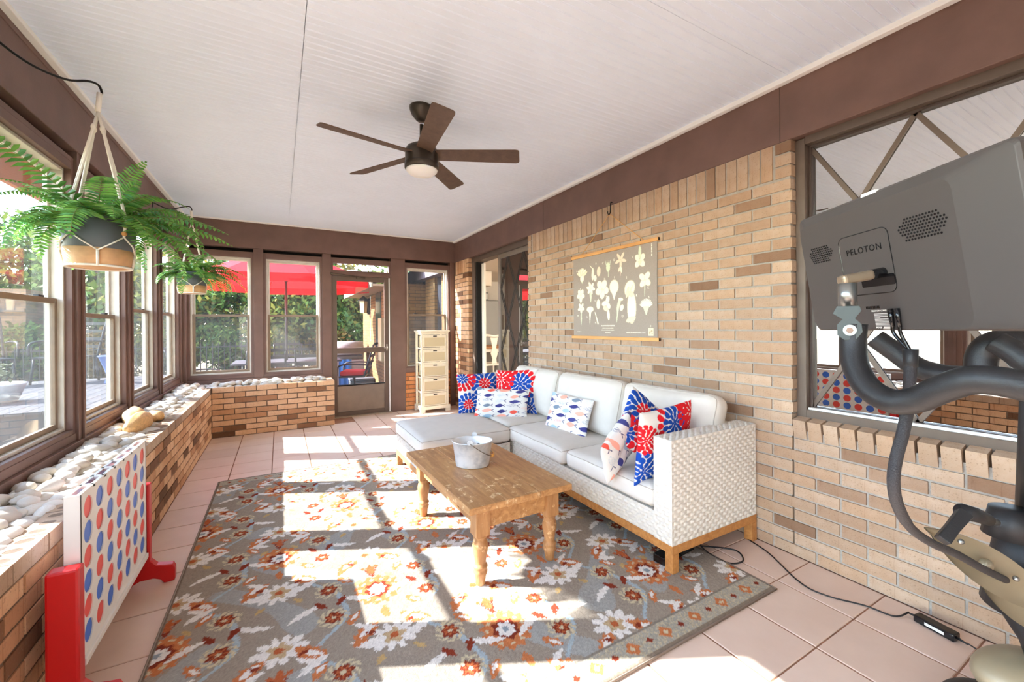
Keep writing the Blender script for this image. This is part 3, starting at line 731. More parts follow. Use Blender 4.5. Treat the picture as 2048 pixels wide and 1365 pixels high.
# ---- printed pillows
def blank(U, V): return np.ones(U.shape + (3,)) * L3(222, 218, 212)
def petals(C, U, V, cx, cy, R, cols, rings=((0.13, 0.20, 5), (0.36, 0.30, 9), (0.66, 0.36, 12), (0.98, 0.36, 16)), rot=0.0):
    dx, dy = U - cx, V - cy; r = np.hypot(dx, dy) / R; th = np.arctan2(dy, dx) + rot
    for k, (rm, rh, n) in enumerate(rings):
        t = ((th + (0.5 if k % 2 else 0) * 2 * PI / n) % (2 * PI / n)) - PI / n
        w = np.abs(t) * r; hw = PI / n * rm * 0.86
        s = (r - rm) / (rh * 0.56)
        m = (np.abs(s) < 1) & (w < hw * np.sqrt(np.clip(1 - s * s, 0, 1)) * (1.0 + 0.25 * s))
        C[m] = cols[k % len(cols)]
RED, BLU, NAV = L3(214, 30, 38), L3(26, 72, 160), L3(34, 44, 104)
def floral_a(U, V):
    C = blank(U, V)
    petals(C, U, V, 0.30, 0.45, 0.62, [RED, RED, BLU, BLU]); petals(C, U, V, -0.75, 0.75, 0.55, [BLU, BLU, RED, RED], rot=.3); petals(C, U, V, -0.55, -0.55, 0.5, [RED, RED, BLU, BLU], rot=.5); petals(C, U, V, 0.85, -0.6, 0.5, [BLU, BLU, NAV, BLU], rot=.2)
    return C
def floral_b(U, V):
    C = blank(U, V)
    petals(C, U, V, 0.25, 0.30, 0.66, [BLU, BLU, BLU, RED]); petals(C, U, V, -0.70, 0.55, 0.60, [RED, RED, RED, RED], rot=.4); petals(C, U, V, 0.75, -0.75, 0.55, [NAV, BLU, BLU, BLU], rot=.1); petals(C, U, V, -0.6, -0.8, 0.4, [RED, RED, RED, RED])
    return C
def floral_c(U, V):
    C = blank(U, V)
    petals(C, U, V, 0.1, 0.62, 0.55, [BLU, BLU, BLU, RED]); petals(C, U, V, 0.85, 0.75, 0.5, [RED, RED, RED, RED]); petals(C, U, V, -0.85, -0.6, 0.5, [BLU, BLU, BLU, BLU]); petals(C, U, V, 0.2, -0.45, 0.42, [RED, RED, RED, RED], rot=.3); petals(C, U, V, -0.9, 0.3, 0.35, [RED, RED, RED, RED])
    return C
def fish(U, V, asp=1.25, rows=6, seed=3):
    C = blank(U, V); rg = random.Random(seed); A = U * asp
    pal = [L3(62, 62, 120), L3(232, 92, 76), L3(160, 184, 202), L3(70, 72, 130), L3(238, 170, 150), L3(120, 134, 150)]
    k = 0
    for j in range(rows):
        cy = -0.86 + 1.72 * j / (rows - 1); x = -asp + rg.uniform(-0.2, 0.25)
        while x < asp + 0.3:
            L = rg.uniform(0.27, 0.36); hh = rg.uniform(0.105, 0.13); col = pal[(k * 2 + j * 3 + rg.randint(0, 1)) % 6]; yc = cy + rg.uniform(-0.05, 0.05)
            dx = A - x; dy = V - yc - 0.03 * np.sin(dx * 6)
            body = (np.abs(dx) < L) & (np.abs(dy) < hh * (1 - (np.abs(dx) / L) ** 2.0))
            tail = (dx > L * 0.9) & (dx < L * 1.38) & (np.abs(np.abs(dy) - (dx - L * 0.9) * 0.55) < 0.022)
            if rg.random() < 0.22:
                dots = (np.sin(A * 95 + V * 30) * np.sin(V * 100) > 0.35); body = body & dots
            C[body] = col; C[tail] = L3(90, 90, 120)
            x += L * 2 + rg.uniform(0.22, 0.32); k += 1
    return C
PILLOW = vcol_mat('printed_cotton', 0.85, 0.15, 0.08, 600)
def pillow(name, label, c, R_, U_, w, h, t, fn, group=None, n=120):
    c, R_, U_ = np.array(c, float), np.array(R_, float), np.array(U_, float); R_ /= np.linalg.norm(R_); U_ -= R_ * (U_ @ R_); U_ /= np.linalg.norm(U_); N = np.cross(R_, U_)
    g = np.linspace(-1, 1, n); UU, VV = np.meshgrid(g, g)
    prof = (np.clip(1 - np.abs(UU) ** 2.6, 0, 1) * np.clip(1 - np.abs(VV) ** 2.6, 0, 1)) ** 0.45
    wob = 0.004 * np.sin(UU * 7 + VV * 3) + 0.003 * np.sin(VV * 9 - UU * 4)
    pin = 0.055
    xx = UU * (1 - pin * (1 - VV ** 2)) * w / 2; yy = VV * (1 - pin * (1 - UU ** 2)) * h / 2
    col = fn(UU, VV).reshape(-1, 3); th = thing(name, label, 'pillow', tuple(c), group)
    for s, nm in ((1, 'pillow_front'), (-1, 'pillow_back')):
        zz = s * (prof * t / 2 + wob * prof)
        P = c + xx[..., None] * R_ + yy[..., None] * U_ + zz[..., None] * N
        Fc = grid_faces(n, n)
        color_mesh(nm, P.reshape(-1, 3), Fc if s > 0 else Fc[:, ::-1], col, PILLOW, th)
    return th
PG = 'printed throw pillows on the sofa'
pillow('throw_pillow', 'rectangular fish print pillow leaning on the middle back cushion', (2.11, 2.80, 0.575), (0.10, -1, -0.03), (0.30, 0, 1), 0.50, 0.32, 0.10, lambda U, V: fish(U, V, 1.45, 6, 3), PG)
pillow('throw_pillow', 'rectangular fish print pillow in front of the floral pillows at the far sofa corner', (1.90, 3.60, 0.555), (0.62, -0.55, -0.02), (0.16, 0.30, 1), 0.54, 0.30, 0.10, lambda U, V: fish(U, V, 1.7, 6, 11), PG)
pillow('throw_pillow', 'red and blue floral pillow against the far sofa arm', (1.80, 3.93, 0.625), (1, -0.25, 0.02), (0.05, 0.22, 1), 0.44, 0.42, 0.12, floral_a, PG)
pillow('throw_pillow', 'red and blue floral pillow at the far corner leaning on a cream back cushion', (2.10, 3.66, 0.650), (0.66, -0.75, 0.06), (0.22, 0.22, 1), 0.46, 0.46, 0.12, floral_b, PG)
pillow('throw_pillow', 'floral pillow standing on its corner behind the near sofa arm, red point upward', (2.02, 1.86, 0.655), (0.62, 0.30, 0.55), (-0.60, 0.30, 0.72), 0.42, 0.42, 0.11, floral_a, PG)
pillow('throw_pillow', 'blue and white floral pillow pressed against the near sofa arm', (1.975, 1.695, 0.630), (0.92, 0.04, 0.06), (0.10, -0.16, 1), 0.46, 0.44, 0.11, floral_c, PG)
pillow('throw_pillow', 'fish print pillow tilted on its side near the front sofa arm', (1.80, 1.885, 0.580), (0.40, 0.30, -0.80), (0.55, 0.10, 0.55), 0.30, 0.36, 0.11, lambda U, V: fish(U, V, 1.0, 5, 21), PG)

# ================================================================== COFFEE TABLE
PINE = make_wood('worn_pine', rgb(196, 148, 96), rgb(140, 94, 54), (10, 1.2, 10), 0.45, 3.2, wear=rgb(240, 212, 168))
PINEL = make_wood('pine_leg', rgb(188, 140, 92), rgb(140, 94, 56), (9, 9, 1.4), 0.45, 3.0, wear=rgb(226, 186, 138))
ct = thing('coffee_table', 'worn pine coffee table with turned legs and a small drawer on the rug', 'table', (1.085, 2.36, 0.012))
RZ = Matrix.Translation((1.085, 2.36, 0.012)) @ Matrix.Rotation(0.02, 4, 'Z')
def ctb(m, name, mat, parent=ct, smooth=False, bevel=0.0, seg=2):
    me = m.mesh(name, mat, smooth); me.transform(RZ); return link(name, me, parent, bevel, seg)
for k in range(3):
    x0 = -0.312 + k * 0.208; ctb(MB().box(x0 + 0.0004, -0.53, 0.398, x0 + 0.2076, 0.53, 0.432), 'top_board', PINE, bevel=0.004, seg=3)
LX, LY = 0.215, 0.445
for y0, y1 in ((-LY - 0.012, -LY + 0.012), (LY - 0.012, LY + 0.012)): ctb(MB().box(-LX + 0.038, y0, 0.282, LX - 0.038, y1, 0.398), 'apron', PINE, bevel=0.002)
ctb(MB().box(LX - 0.012, -LY + .038, 0.282, LX + .012, LY - .038, 0.398), 'apron', PINE, bevel=0.002)
ctb(MB().box(-LX - .012, -LY + .038, 0.282, -LX + .012, -0.20, 0.398).box(-LX - .012, 0.24, 0.282, -LX + .012, LY - .038, 0.398).box(-LX - .012, -0.2, 0.282, -LX + .012, 0.24, 0.296), 'apron', PINE, bevel=0.002)
dr = ctb(MB().box(-LX - .016, -0.192, 0.298, -LX + .006, 0.232, 0.394), 'drawer', PINE, bevel=0.003)
kn = MB().lathe([(0.006, 0), (0.007, 0.008), (0.015, 0.014), (0.017, 0.020), (0.013, 0.027), (0.0, 0.028)], 14); me = kn.mesh('knob', PINEL, True)
me.transform(RZ @ Matrix.Translation((-LX - .016, 0.02, 0.348)) @ Matrix.Rotation(-PI / 2, 4, 'Y')); link('knob', me, dr)
prof = [(0.020, 0), (0.024, 0.004), (0.027, 0.03), (0.030, 0.048), (0.036, 0.062), (0.037, 0.072), (0.033, 0.079), (0.035, 0.086), (0.038, 0.093), (0.036, 0.100), (0.030, 0.106), (0.029, 0.115), (0.032, 0.140), (0.039, 0.175), (0.041, 0.197), (0.036, 0.222), (0.029, 0.236), (0.036, 0.243), (0.036, 0.250), (0.030, 0.254)]
for sx_ in (-1, 1):
    for sy_ in (-1, 1):
        lg = MB().lathe(prof, 20, (sx_ * LX, sy_ * LY, 0)); o = ctb(lg, 'leg', PINEL, smooth=True)
        ctb(MB().box(sx_ * LX - .038, sy_ * LY - .038, 0.254, sx_ * LX + .038, sy_ * LY + .038, 0.398), 'leg_block', PINEL, parent=o, bevel=0.002)

# ---- metal pail
PAIL = NT('galvanised_white'); PAIL.set(0.35, 0.35, 0.5)
_v = PAIL.coords('Object'); _n = PAIL.noise(_v, 9, 5); PAIL.base(PAIL.ramp(_n, [(0.35, rgb(186, 192, 198)), (0.5, rgb(228, 230, 230)), (0.7, rgb(238, 238, 238))])); PAIL = PAIL.m
pb = thing('pail', 'oval whitewashed metal pail with wire handle and wooden grip on the coffee table', 'pail', (1.055, 2.40, 0.4445))
pc = (1.055, 2.40, 0.4445); PR = Matrix.Rotation(-0.55, 4, 'Z')
def pl(m, name, mat, smooth=True, parent=None):
    me = m.mesh(name, mat, smooth); me.transform(Matrix.Translation(pc) @ PR); return link(name, me, parent or pb)
pl(MB().lathe([(0.0, 0.004), (0.100, 0.004), (0.101, 0.0), (0.104, 0.004), (0.108, 0.03), (0.124, 0.150), (0.129, 0.152), (0.130, 0.157), (0.126, 0.158), (0.121, 0.152), (0.100, 0.010), (0.0, 0.010)], 36, sx=1.0, sy=0.80), 'pail_body', PAIL)
for s in (-1, 1):
    m = MB(); m.prism([(0.018 * math.cos(a), 0.016 * math.sin(a)) for a in np.linspace(0, 2 * PI, 14)[:-1]], lambda q: (q[0], s * 0.101, 0.166 + q[1]), lambda q: (q[0], s * 0.104, 0.166 + q[1])); pl(m, 'handle_lug', PAIL, False)
hp = [Vector((0.128 * math.sin(a) + 0.0, 0.108 * math.cos(a), 0.162 - 0.098 * math.sin(a))) for a in np.linspace(0, PI, 18)]
ho = pl(MB().tube(hp, 0.0022, 6), 'wire_handle', simple('wire', rgb(120, 112, 104), 0.35, 0.9))
g0 = hp[7:11]; pl(MB().tube([p + Vector((0.004, 0, 0)) for p in g0], 0.009, 10), 'wooden_grip', make_wood('grip_wood', rgb(226, 160, 80), rgb(190, 120, 50)), True, ho)
for k in range(7):
    a = k * 0.9; q = Matrix.Translation(pc) @ PR @ Vector((0.055 * math.cos(a), 0.04 * math.sin(a), 0.112 + 0.006 * (k % 3)))
    m = MB().ball(q, 0.017, 0.012, 0.009, 10, 6, Matrix.Rotation(a, 3, 'Z')); o = m.build('clothes_clip', simple('clip_grey%d' % k, rgb(80 + 12 * k, 80 + 12 * k, 84 + 12 * k), 0.4), None, True); tag(o, 'small grey clip lying in the metal pail', 'clip', 'clips in the pail')

# ================================================================== RUG
RX0, RX1, RY0, RY1 = -0.462, 2.139, 1.150, 4.291
def make_rug():
    s = 0.0055; nx = int((RX1 - RX0) / s) + 1; ny = int((RY1 - RY0) / s) + 1
    gx = np.linspace(RX0, RX1, nx); gy = np.linspace(RY0, RY1, ny); XX, YY = np.meshgrid(gx, gy)
    rg = np.random.default_rng(3)
    jx = XX + rg.normal(0, 0.0022, XX.shape); jy = YY + rg.normal(0, 0.0022, XX.shape)
    C = np.zeros(XX.shape + (3,)); C[:] = L3(160, 147, 132)
    sw = np.sin(jx * 9 + 2.2 * np.sin(jy * 5.2)) * np.sin(jy * 8 + 1.8 * np.sin(jx * 6.1))
    C[sw > 0.60] = L3(166, 164, 158)
    P, Q = 0.4265, 1.118
    ORG, ORD, WHT, DRD, BEI, PBL = L3(200, 122, 76), L3(184, 100, 60), L3(236, 230, 222), L3(136, 58, 40), L3(208, 192, 158), L3(170, 182, 188)
    vine = np.abs(((jx + 0.01 + 0.07 * np.sin(jy * 2 * PI / (Q / 2))) % P) - P / 2 - 0.02 * np.sin(jy * 23)); C[(vine < 0.012)] = PBL
    def each(fn, dx, dy, stag=True, per=Q):
        i0 = int(math.floor((RX0 + 0.01) / P)) - 2
        for i in range(i0, i0 + 12):
            cx = -0.010 + i * P + dx; off = (Q / 2 if (i % 2) else 0) if stag else 0
            j0 = int(math.floor((RY0 - 2.692) / per)) - 2
            for j in range(j0, j0 + int(4.2 / per) + 6):
                cy = 2.692 + off + j * per + dy
                if cx < RX0 - .2 or cx > RX1 + .2 or cy < RY0 - .2 or cy > RY1 + .2: continue
                a = np.searchsorted(gx, [cx - 0.2, cx + 0.2]); b = np.searchsorted(gy, [cy - 0.2, cy + 0.2])
                sl = (slice(b[0], b[1]), slice(a[0], a[1])); fn(C[sl], jx[sl] - cx, jy[sl] - cy)
    def medallion(c, x, y):
        r = np.hypot(x, y * 0.92); th = np.arctan2(y, x)
        e = 0.104 * (1 + 0.09 * np.cos(th * 14)); c[r < e] = ORG; c[(np.abs(r - 0.080) < 0.007) & (np.cos(th * 11) > 0.2)] = BEI
        c[r < 0.056 * (1 + .12 * np.cos(th * 8))] = DRD; c[r < 0.038 * (1 + 0.16 * np.cos(th * 7))] = WHT; c[r < 0.015] = L3(150, 160, 166)
    def star(c, x, y):
        r = np.hypot(x, y); th = np.arctan2(y, x)
        e = 0.050 + 0.048 * np.abs(np.cos(th * 5 + .4)) ** 0.8 + 0.012 * np.cos(th * 2); c[r < e] = WHT; c[r < 0.040 * (1 + .25 * np.cos(th * 5))] = L3(196, 170, 132); c[r < 0.018] = ORD
    def rosette(c, x, y):
        r = np.hypot(x, y); th = np.arctan2(y, x); c[(r < 0.064) & (np.sin(th * 9 + r * 200) > -0.2)] = BEI
        c[r < 0.036 * (1 + 0.15 * np.cos(th * 7))] = DRD; c[(r < 0.029) & (np.cos(th * 7) > 0.1)] = ORD; c[r < 0.010] = BEI
    def leaf(ang, L, W, col, inner=None):
        def f(c, x, y):
            u = x * math.cos(ang) + y * math.sin(ang); v = -x * math.sin(ang) + y * math.cos(ang) + 6 * u * u * (1 if ang > 0 else -1) * 0.3
            c[np.abs(v) < W * np.clip(1 - (u / L) ** 2, 0, 1) * (1 + 0.22 * np.sin(u * 160))] = col
            if inner is not None: c[np.abs(v - W * .1) < W * 0.45 * np.clip(1 - ((u - L * .18) / (L * 0.55)) ** 2, 0, 1)] = inner
        return f
    def sprig(c, x, y):
        for k in (-1, 0, 1):
            u = x - k * (y + 0.05) * 0.35; c[(np.abs(u) < 0.004) & (np.abs(y) < 0.05)] = DRD
            c[np.hypot(x - k * 0.034, y - 0.045) < 0.011] = ORD
    each(medallion, 0, 0); each(star, 0, 0.348); each(star, 0, -0.352)
    each(sprig, 0.0, 0.165); each(leaf(PI / 2, 0.05, 0.02, ORD), 0, 0.19); each(leaf(PI / 2, 0.045, 0.018, ORG), 0, -0.185)
    for yy in (0.11, -0.112): each(rosette, P / 2, yy, False, Q / 2)
    for sg in (-1, 1):
        each(leaf(sg * 0.75, 0.080, 0.034, ORG, WHT), P / 2 + sg * 0.105, 0.275, False, Q / 2)
        each(leaf(sg * 0.55, 0.070, 0.020, WHT), P / 2 - sg * 0.10, 0.205 , False, Q / 2); each(leaf(-sg * 0.45, 0.085, 0.017, WHT), P / 2 + sg * 0.115, -0.02, False, Q / 2)
        each(leaf(sg * 1.0, 0.040, 0.016, DRD), P / 2 + sg * 0.045, 0.0, False, Q / 2); each(leaf(sg * 0.9, 0.03, 0.013, L3(196, 164, 112)), P / 2 + sg * 0.135, 0.10, False, Q / 2)
    for sx_, sy_ in ((-1, 1), (1, 1), (-1, -1), (1, -1)):
        each(leaf(sx_ * sy_ * 0.9, 0.050, 0.021, ORG, WHT), sx_ * 0.135, sy_ * 0.160); each(leaf(-sx_ * sy_ * 0.6, 0.060, 0.014, WHT), sx_ * 0.10, sy_ * 0.235); each(leaf(sx_ * 0.5, 0.022, 0.011, DRD), sx_ * 0.085, sy_ * 0.29)
    # border band along the near and far ends
    for band, edge in ((YY - RY0, 1), (RY1 - YY, 1)):
        mk = band < 0.135; C[mk] = np.where((rg.random(mk.sum()) < 0.35)[:, None], L3(196, 180, 152), L3(170, 164, 150))
        sq = mk & (np.abs(((jx) % 0.19) - 0.095) + np.abs(band - 0.07) < 0.036); C[sq] = ORG; sq2 = mk & (np.abs(((jx) % 0.19) - 0.095) + np.abs(band - 0.07) < 0.014); C[sq2] = BEI
        sq3 = mk & (np.abs(((jx + 0.095) % 0.19) - 0.095) + np.abs(band - 0.07) < 0.017); C[sq3] = DRD
        C[(band > 0.122) & (band < 0.135)] = L3(140, 130, 118); C[band < 0.018] = L3(140, 124, 108)
    for band in (XX - RX0, RX1 - XX): C[band < 0.012] = L3(140, 124, 108)
    C *= 0.86 * (1 + rg.normal(0, 0.07, XX.shape))[..., None]
    e = np.minimum(np.minimum(XX - RX0, RX1 - XX), np.minimum(YY - RY0, RY1 - YY))
    ZZ = 0.002 + 0.0095 * np.clip(e / 0.012, 0, 1) ** 0.5 + rg.normal(0, 0.0007, XX.shape)
    V = np.stack([XX, YY, ZZ], -1).reshape(-1, 3); m = vcol_mat('rug_pile', 0.95, 0.05, 0.35, 260)
    t = thing('rug', 'grey floral area rug with orange and white flowers on the tiled floor', 'rug', ((RX0 + RX1) / 2, (RY0 + RY1) / 2, 0))
    color_mesh('pile', V, grid_faces(nx, ny), np.clip(C, 0, 1).reshape(-1, 3), m, t)
    bd = simple('rug_binding', rgb(138, 122, 108), 0.9, bump=0.3, bscale=200)
    MB().tube([(RX0, RY0, 0.006), (RX1, RY0, 0.006), (RX1, RY1, 0.006), (RX0, RY1, 0.006)], 0.006, 8, True).build('binding', bd, t, True)
make_rug()
# ================================================================== CEILING FAN
FANM = simple('fan_bronze', rgb(70, 62, 54), 0.35, 0.6, var=0.15, vscale=20)
FANB = make_wood('fan_blade', rgb(104, 82, 66), rgb(78, 60, 50), (3, 3, 3), 0.5, 6, bump=0.05)
fx, fy = 0.803, 2.60
fan = thing('ceiling_fan', 'five-blade bronze ceiling fan with a white bowl light', 'ceiling fan', (fx, fy, ZC))
MB().lathe([(0.0, 2.638), (0.024, 2.640), (0.038, 2.652), (0.062, 2.682), (0.074, 2.712), (0.076, ZC)], 28, (fx, fy, 0)).build('canopy', FANM, fan, True)
MB().tube([(fx, fy, 2.62), (fx, fy, 2.48)], 0.012, 14).build('downrod', FANM, fan, True)
ho = MB().lathe([(0.020, 2.492), (0.060, 2.488), (0.094, 2.468), (0.104, 2.445), (0.105, 2.382), (0.108, 2.362), (0.108, 2.335), (0.101, 2.328), (0.0, 2.328)], 32, (fx, fy, 0)).build('motor_housing', FANM, fan, True)
MB().tube([(fx + 0.1075 * math.cos(a), fy + 0.1075 * math.sin(a), 2.364) for a in np.linspace(0, 2 * PI, 33)[:-1]], 0.0015, 6, True).build('trim_ring', BLACKM, ho, True)
bowl = NT('frosted_bowl'); bowl.base(rgb(236, 234, 230)); bowl.set(0.35); bowl.b.inputs['Subsurface Weight'].default_value = 0.3
MB().lathe([(0.101, 2.332), (0.097, 2.318), (0.080, 2.302), (0.046, 2.291), (0.0, 2.287)], 28, (fx, fy, 0)).build('light_bowl', bowl.m, fan, True)
for k, az in enumerate((192, 120, 47, -26, -97)):
    a = math.radians(az); d = Vector((math.cos(a), math.sin(a), 0)); s = Vector((-math.sin(a), math.cos(a), 0)); tilt = 0.27
    wv = s * math.cos(tilt) + Vector((0, 0, -math.sin(tilt))); nv = d.cross(wv)
    def P(r, w_, h, d=d, wv=wv, nv=nv): return Vector((fx, fy, 2.425)) + d * r + wv * w_ + nv * h
    out = [(0.085, -0.050), (0.60, -0.063), (0.618, -0.059), (0.626, -0.044), (0.634, 0.046), (0.628, 0.060), (0.612, 0.065), (0.085, 0.050)]
    m = MB().prism(out, lambda q: P(q[0], q[1], -0.0035), lambda q: P(q[0], q[1], 0.0035)); b = m.build('blade', FANB, fan, bevel=0.0015)
    MB().prism([(0.07, -0.030), (0.15, -0.026), (0.15, 0.026), (0.07, 0.030)], lambda q: P(q[0], q[1], 0.0036), lambda q: P(q[0], q[1], 0.009)).build('blade_iron', FANM, b)

# ================================================================== HANGING FERNS
FERN = NT('fern_leaf'); FERN.set(0.5, 0, 0.4)
_r = rand_val(FERN); _c = FERN.ramp(_r, [(0, rgb(70, 124, 52)), (0.35, rgb(98, 150, 62)), (0.7, rgb(130, 176, 78)), (1, rgb(84, 146, 92))]); FERN.base(_c)
FERN.b.inputs['Transmission Weight'].default_value = 0.0
_tl = FERN.node('ShaderNodeBsdfTranslucent'); FERN.link(_c, _tl.inputs['Color']); _mx = FERN.n.new('ShaderNodeMixShader'); _mx.inputs['Fac'].default_value = 0.35
FERN.link(FERN.b.outputs[0], _mx.inputs[1]); FERN.link(_tl.outputs[0], _mx.inputs[2]); FERN.link(_mx.outputs[0], FERN.out.inputs['Surface']); FERN = FERN.m
STEM = simple('fern_stem', rgb(120, 118, 60), 0.6)
POT_G = simple('charcoal_pot', rgb(86, 90, 92), 0.5); POT_T = simple('terracotta_band', rgb(214, 164, 118), 0.7, var=0.08, vscale=30); ROPE = simple('cotton_rope', rgb(238, 230, 216), 0.9, 0, 0.1, bump=0.4, bscale=400)
BEAD = make_wood('wood_bead', rgb(206, 150, 90), rgb(176, 116, 60))
def frond(base, az, L, e0, droop, parent, rg, roll=0.0, lw=0.055):
    pts = []; p = Vector(base); e = e0; n = 26; st = L / n; sd = Vector((-math.sin(az), math.cos(az), 0))
    cur = rg.uniform(-0.25, 0.25)
    for i in range(n + 1):
        pts.append(p.copy()); t = i / n; a2 = az + cur * t
        d = Vector((math.cos(a2) * math.cos(e), math.sin(a2) * math.cos(e), math.sin(e))); p = p + d * st; e -= droop / n * (0.5 + 1.0 * t)
    m = MB()
    for i in range(2, n + 1):
        t = i / n; d = (pts[min(i + 1, n)] - pts[i - 1]).normalized(); s = d.cross(Vector((0, 0, 1)));
        if s.length < 0.05: s = sd.copy()
        s.normalize(); q = Quaternion(d, roll); s = q @ s; nn = s.cross(d)
        w = lw * (math.sin(PI * min(1, 0.16 + 0.84 * t) ** 0.85)) ** 0.75 * rg.uniform(0.85, 1.1) + 0.005
        for sg in (-1, 1):
            a = pts[i]; tip = a + s * sg * w + d * w * 0.32 - nn * w * rg.uniform(0.10, 0.35); hw = st * 0.46
            m.add([a - d * hw * .55, a + d * hw * .7, a + s * sg * w * .55 + d * (w * .2 + hw * .95) - nn * w * .03, tip, a + s * sg * w * .55 + d * (w * .2 - hw * .75) - nn * w * .03], [(0, 1, 2, 3, 4) if sg > 0 else (4, 3, 2, 1, 0)])
    o = m.build('frond', FERN, parent)
    MB().tube(pts, [0.0024 * (1 - 0.8 * i / n) for i in range(n + 1)], 4).build('rachis', STEM, o)
def fern(c, zr, R, seed, label, top, nfr, rope_top, reach=1.0, extra=()):
    """c: pot axis x,y; zr: rim height; top: hook end"""
    rg = random.Random(seed); x, y = c; H = R * 1.62
    t = thing('hanging_fern', label, 'plant', (x, y, zr - H), 'ferns in macrame hangers')
    zb = zr - H; pot = MB().lathe([(0.0, zb), (R * 0.80, zb), (R * 0.82, zb + 0.004), (R * 0.90, zb + H * 0.36)], 32, (x, y, 0)).build('pot_base', POT_T, t, True)
    MB().lathe([(R * 0.90, zb + H * 0.36), (R * 0.905, zb + H * 0.365), (R * 1.0, zr), (R * 0.96, zr), (R * 0.90, zr - 0.03), (0.0, zr - 0.03)], 32, (x, y, 0)).build('pot', POT_G, t, True)
    ring = Vector(rope_top); tp = Vector(top)
    MB().tube([tp, tp + (ring - tp) * 0.5, ring], 0.011, 10).build('macrame_top', ROPE, t, True)
    aa = [-2.05, -0.62, 0.9, 2.45]
    for k, a in enumerate(aa):
        rim = Vector((x + (R + 0.006) * math.cos(a), y + (R + 0.006) * math.sin(a), zr)); low = Vector((x + (R * 0.97) * math.cos(a), y + R * 0.97 * math.sin(a), zb + H * 0.62))
        kn = ring + (rim - ring) * 0.16
        r_ = MB()
        for off in (-0.0045, 0.0045):
            sv = Vector((-math.sin(a), math.cos(a), 0)) * off; r_.tube([ring + sv * .5, kn + sv * .4, ring + (rim - ring) * .5 + sv, rim + sv * .6, low + sv * .2], 0.0048, 6)
        r_.ball(kn, 0.011, 0.011, 0.018, 8, 6); r_.ball(rim, 0.010, 0.010, 0.020, 8, 6); o = r_.build('macrame_cord', ROPE, t, True)
        for q in (0.35, 0.8): MB().ball(rim + (low - rim) * q, 0.012, 0.012, 0.013, 10, 6).build('wood_bead', BEAD, o, True)
        a2 = a + (aa[(k + 1) % 4] - a) % (2 * PI) / 2
        mid = Vector((x + R * 0.915 * math.cos(a2), y + R * 0.915 * math.sin(a2), zb + H * 0.30)); nb = MB()
        for tgt in (low, Vector((x + R * 0.97 * math.cos(aa[(k + 1) % 4]), y + R * 0.97 * math.sin(aa[(k + 1) % 4]), zb + H * 0.62))):
            h = (mid + tgt) / 2; v2 = Vector((h.x - x, h.y - y, 0)); v2 = v2.normalized() * (R * 0.965); nb.tube([tgt, Vector((x + v2.x, y + v2.y, h.z)), mid], 0.0036, 6)
        nb.tube([mid, Vector((x + R * 0.84 * math.cos(a2), y + R * 0.84 * math.sin(a2), zb - 0.002))], 0.006, 6); nb.build('macrame_net', ROPE, t, True)
    MB().tube([(x + R * 0.84 * math.cos(a), y + R * 0.84 * math.sin(a), zb + 0.0) for a in np.linspace(0, 2 * PI, 29)[:-1]], 0.006, 6, True).build('base_cord', ROPE, t, True)
    for k in range(nfr):
        az = 2 * PI * k / nfr * 2.0 + rg.uniform(-0.25, 0.25) + (0.5 if k >= nfr / 2 else 0)
        inner = k >= nfr / 2; L = rg.uniform(0.38, 0.54) * reach * (0.85 if inner else 1.0)
        if math.cos(az) < -0.2: L = min(L, 0.19 / max(0.3, -math.cos(az)) + 0.12)
        frond((x + 0.04 * math.cos(az), y + 0.04 * math.sin(az), zr - 0.03), az, L, rg.uniform(0.6, 1.15) if inner else rg.uniform(0.15, 0.6), rg.uniform(1.3, 2.0) if inner else rg.uniform(1.5, 2.2), t, rg, rg.uniform(-0.4, 0.4), 0.062 * reach)
    for az, L, e0, dr, ro in extra: frond((x, y, zr - 0.02), az, L, e0, dr, t, rg, ro, 0.066 * reach)
    return t
HX = simple('hook_black', rgb(26, 24, 24), 0.35, 0.6)
fern((-0.80, 2.862), 1.872, 0.148, 5, 'large fern in a charcoal and terracotta pot hanging nearest the camera', (-0.80, 2.885, 2.53), 40, (-0.80, 2.862, 2.425), 1.0,
     extra=((0.35, 0.42, 1.25, 0.35, 1.3), (0.1, 0.30, 1.2, 0.5, 1.2), (-2.25, 0.62, 0.75, 0.55, 0.3), (-0.75, 0.42, 0.5, 2.4, 0.2), (-0.60, 0.36, 0.3, 2.5, -0.2), (-0.15, 0.56, 0.35, 0.9, 0.5), (-0.10, 0.58, 0.20, 0.8, -0.3), (0.15, 0.64, 0.10, 1.3, 0.2), (-0.3, 0.55, 0.1, 1.5, 0.3), (-2.3, 0.45, 0.3, 1.9, 0.2), (-2.0, 0.42, 0.15, 2.1, -0.2), (-2.6, 0.36, 0.2, 1.8, 0.1)))
fern((-0.80, 5.43), 1.905, 0.135, 9, 'smaller looking fern hanging farther back near the window corner', (-0.80, 5.40, 2.55), 34, (-0.80, 5.43, 2.44), 1.0, extra=((-0.9, 0.48, 0.6, 1.2, .2), (-0.2, 0.56, 0.5, 1.5, 0), (0.1, 0.58, 0.25, 1.6, 0.2), (-0.5, 0.5, 0.1, 2.0, 0.1)))
hk = thing('plant_hook', 'curved black metal hook carrying the nearest fern', 'hook', (-1.047, 2.30, 2.56), 'plant hooks')
MB().tube(smooth_path([(-1.045, 2.28, 2.60), (-1.02, 2.42, 2.52), (-0.95, 2.58, 2.478), (-0.88, 2.74, 2.505), (-0.83, 2.84, 2.562), (-0.805, 2.885, 2.572), (-0.796, 2.900, 2.545), (-0.80, 2.892, 2.522)], 8), 0.0055, 8).build('hook_arm', HX, hk, True)
MB().box(-1.049, 2.26, 2.56, -1.043, 2.30, 2.64).build('wall_plate', HX, hk)
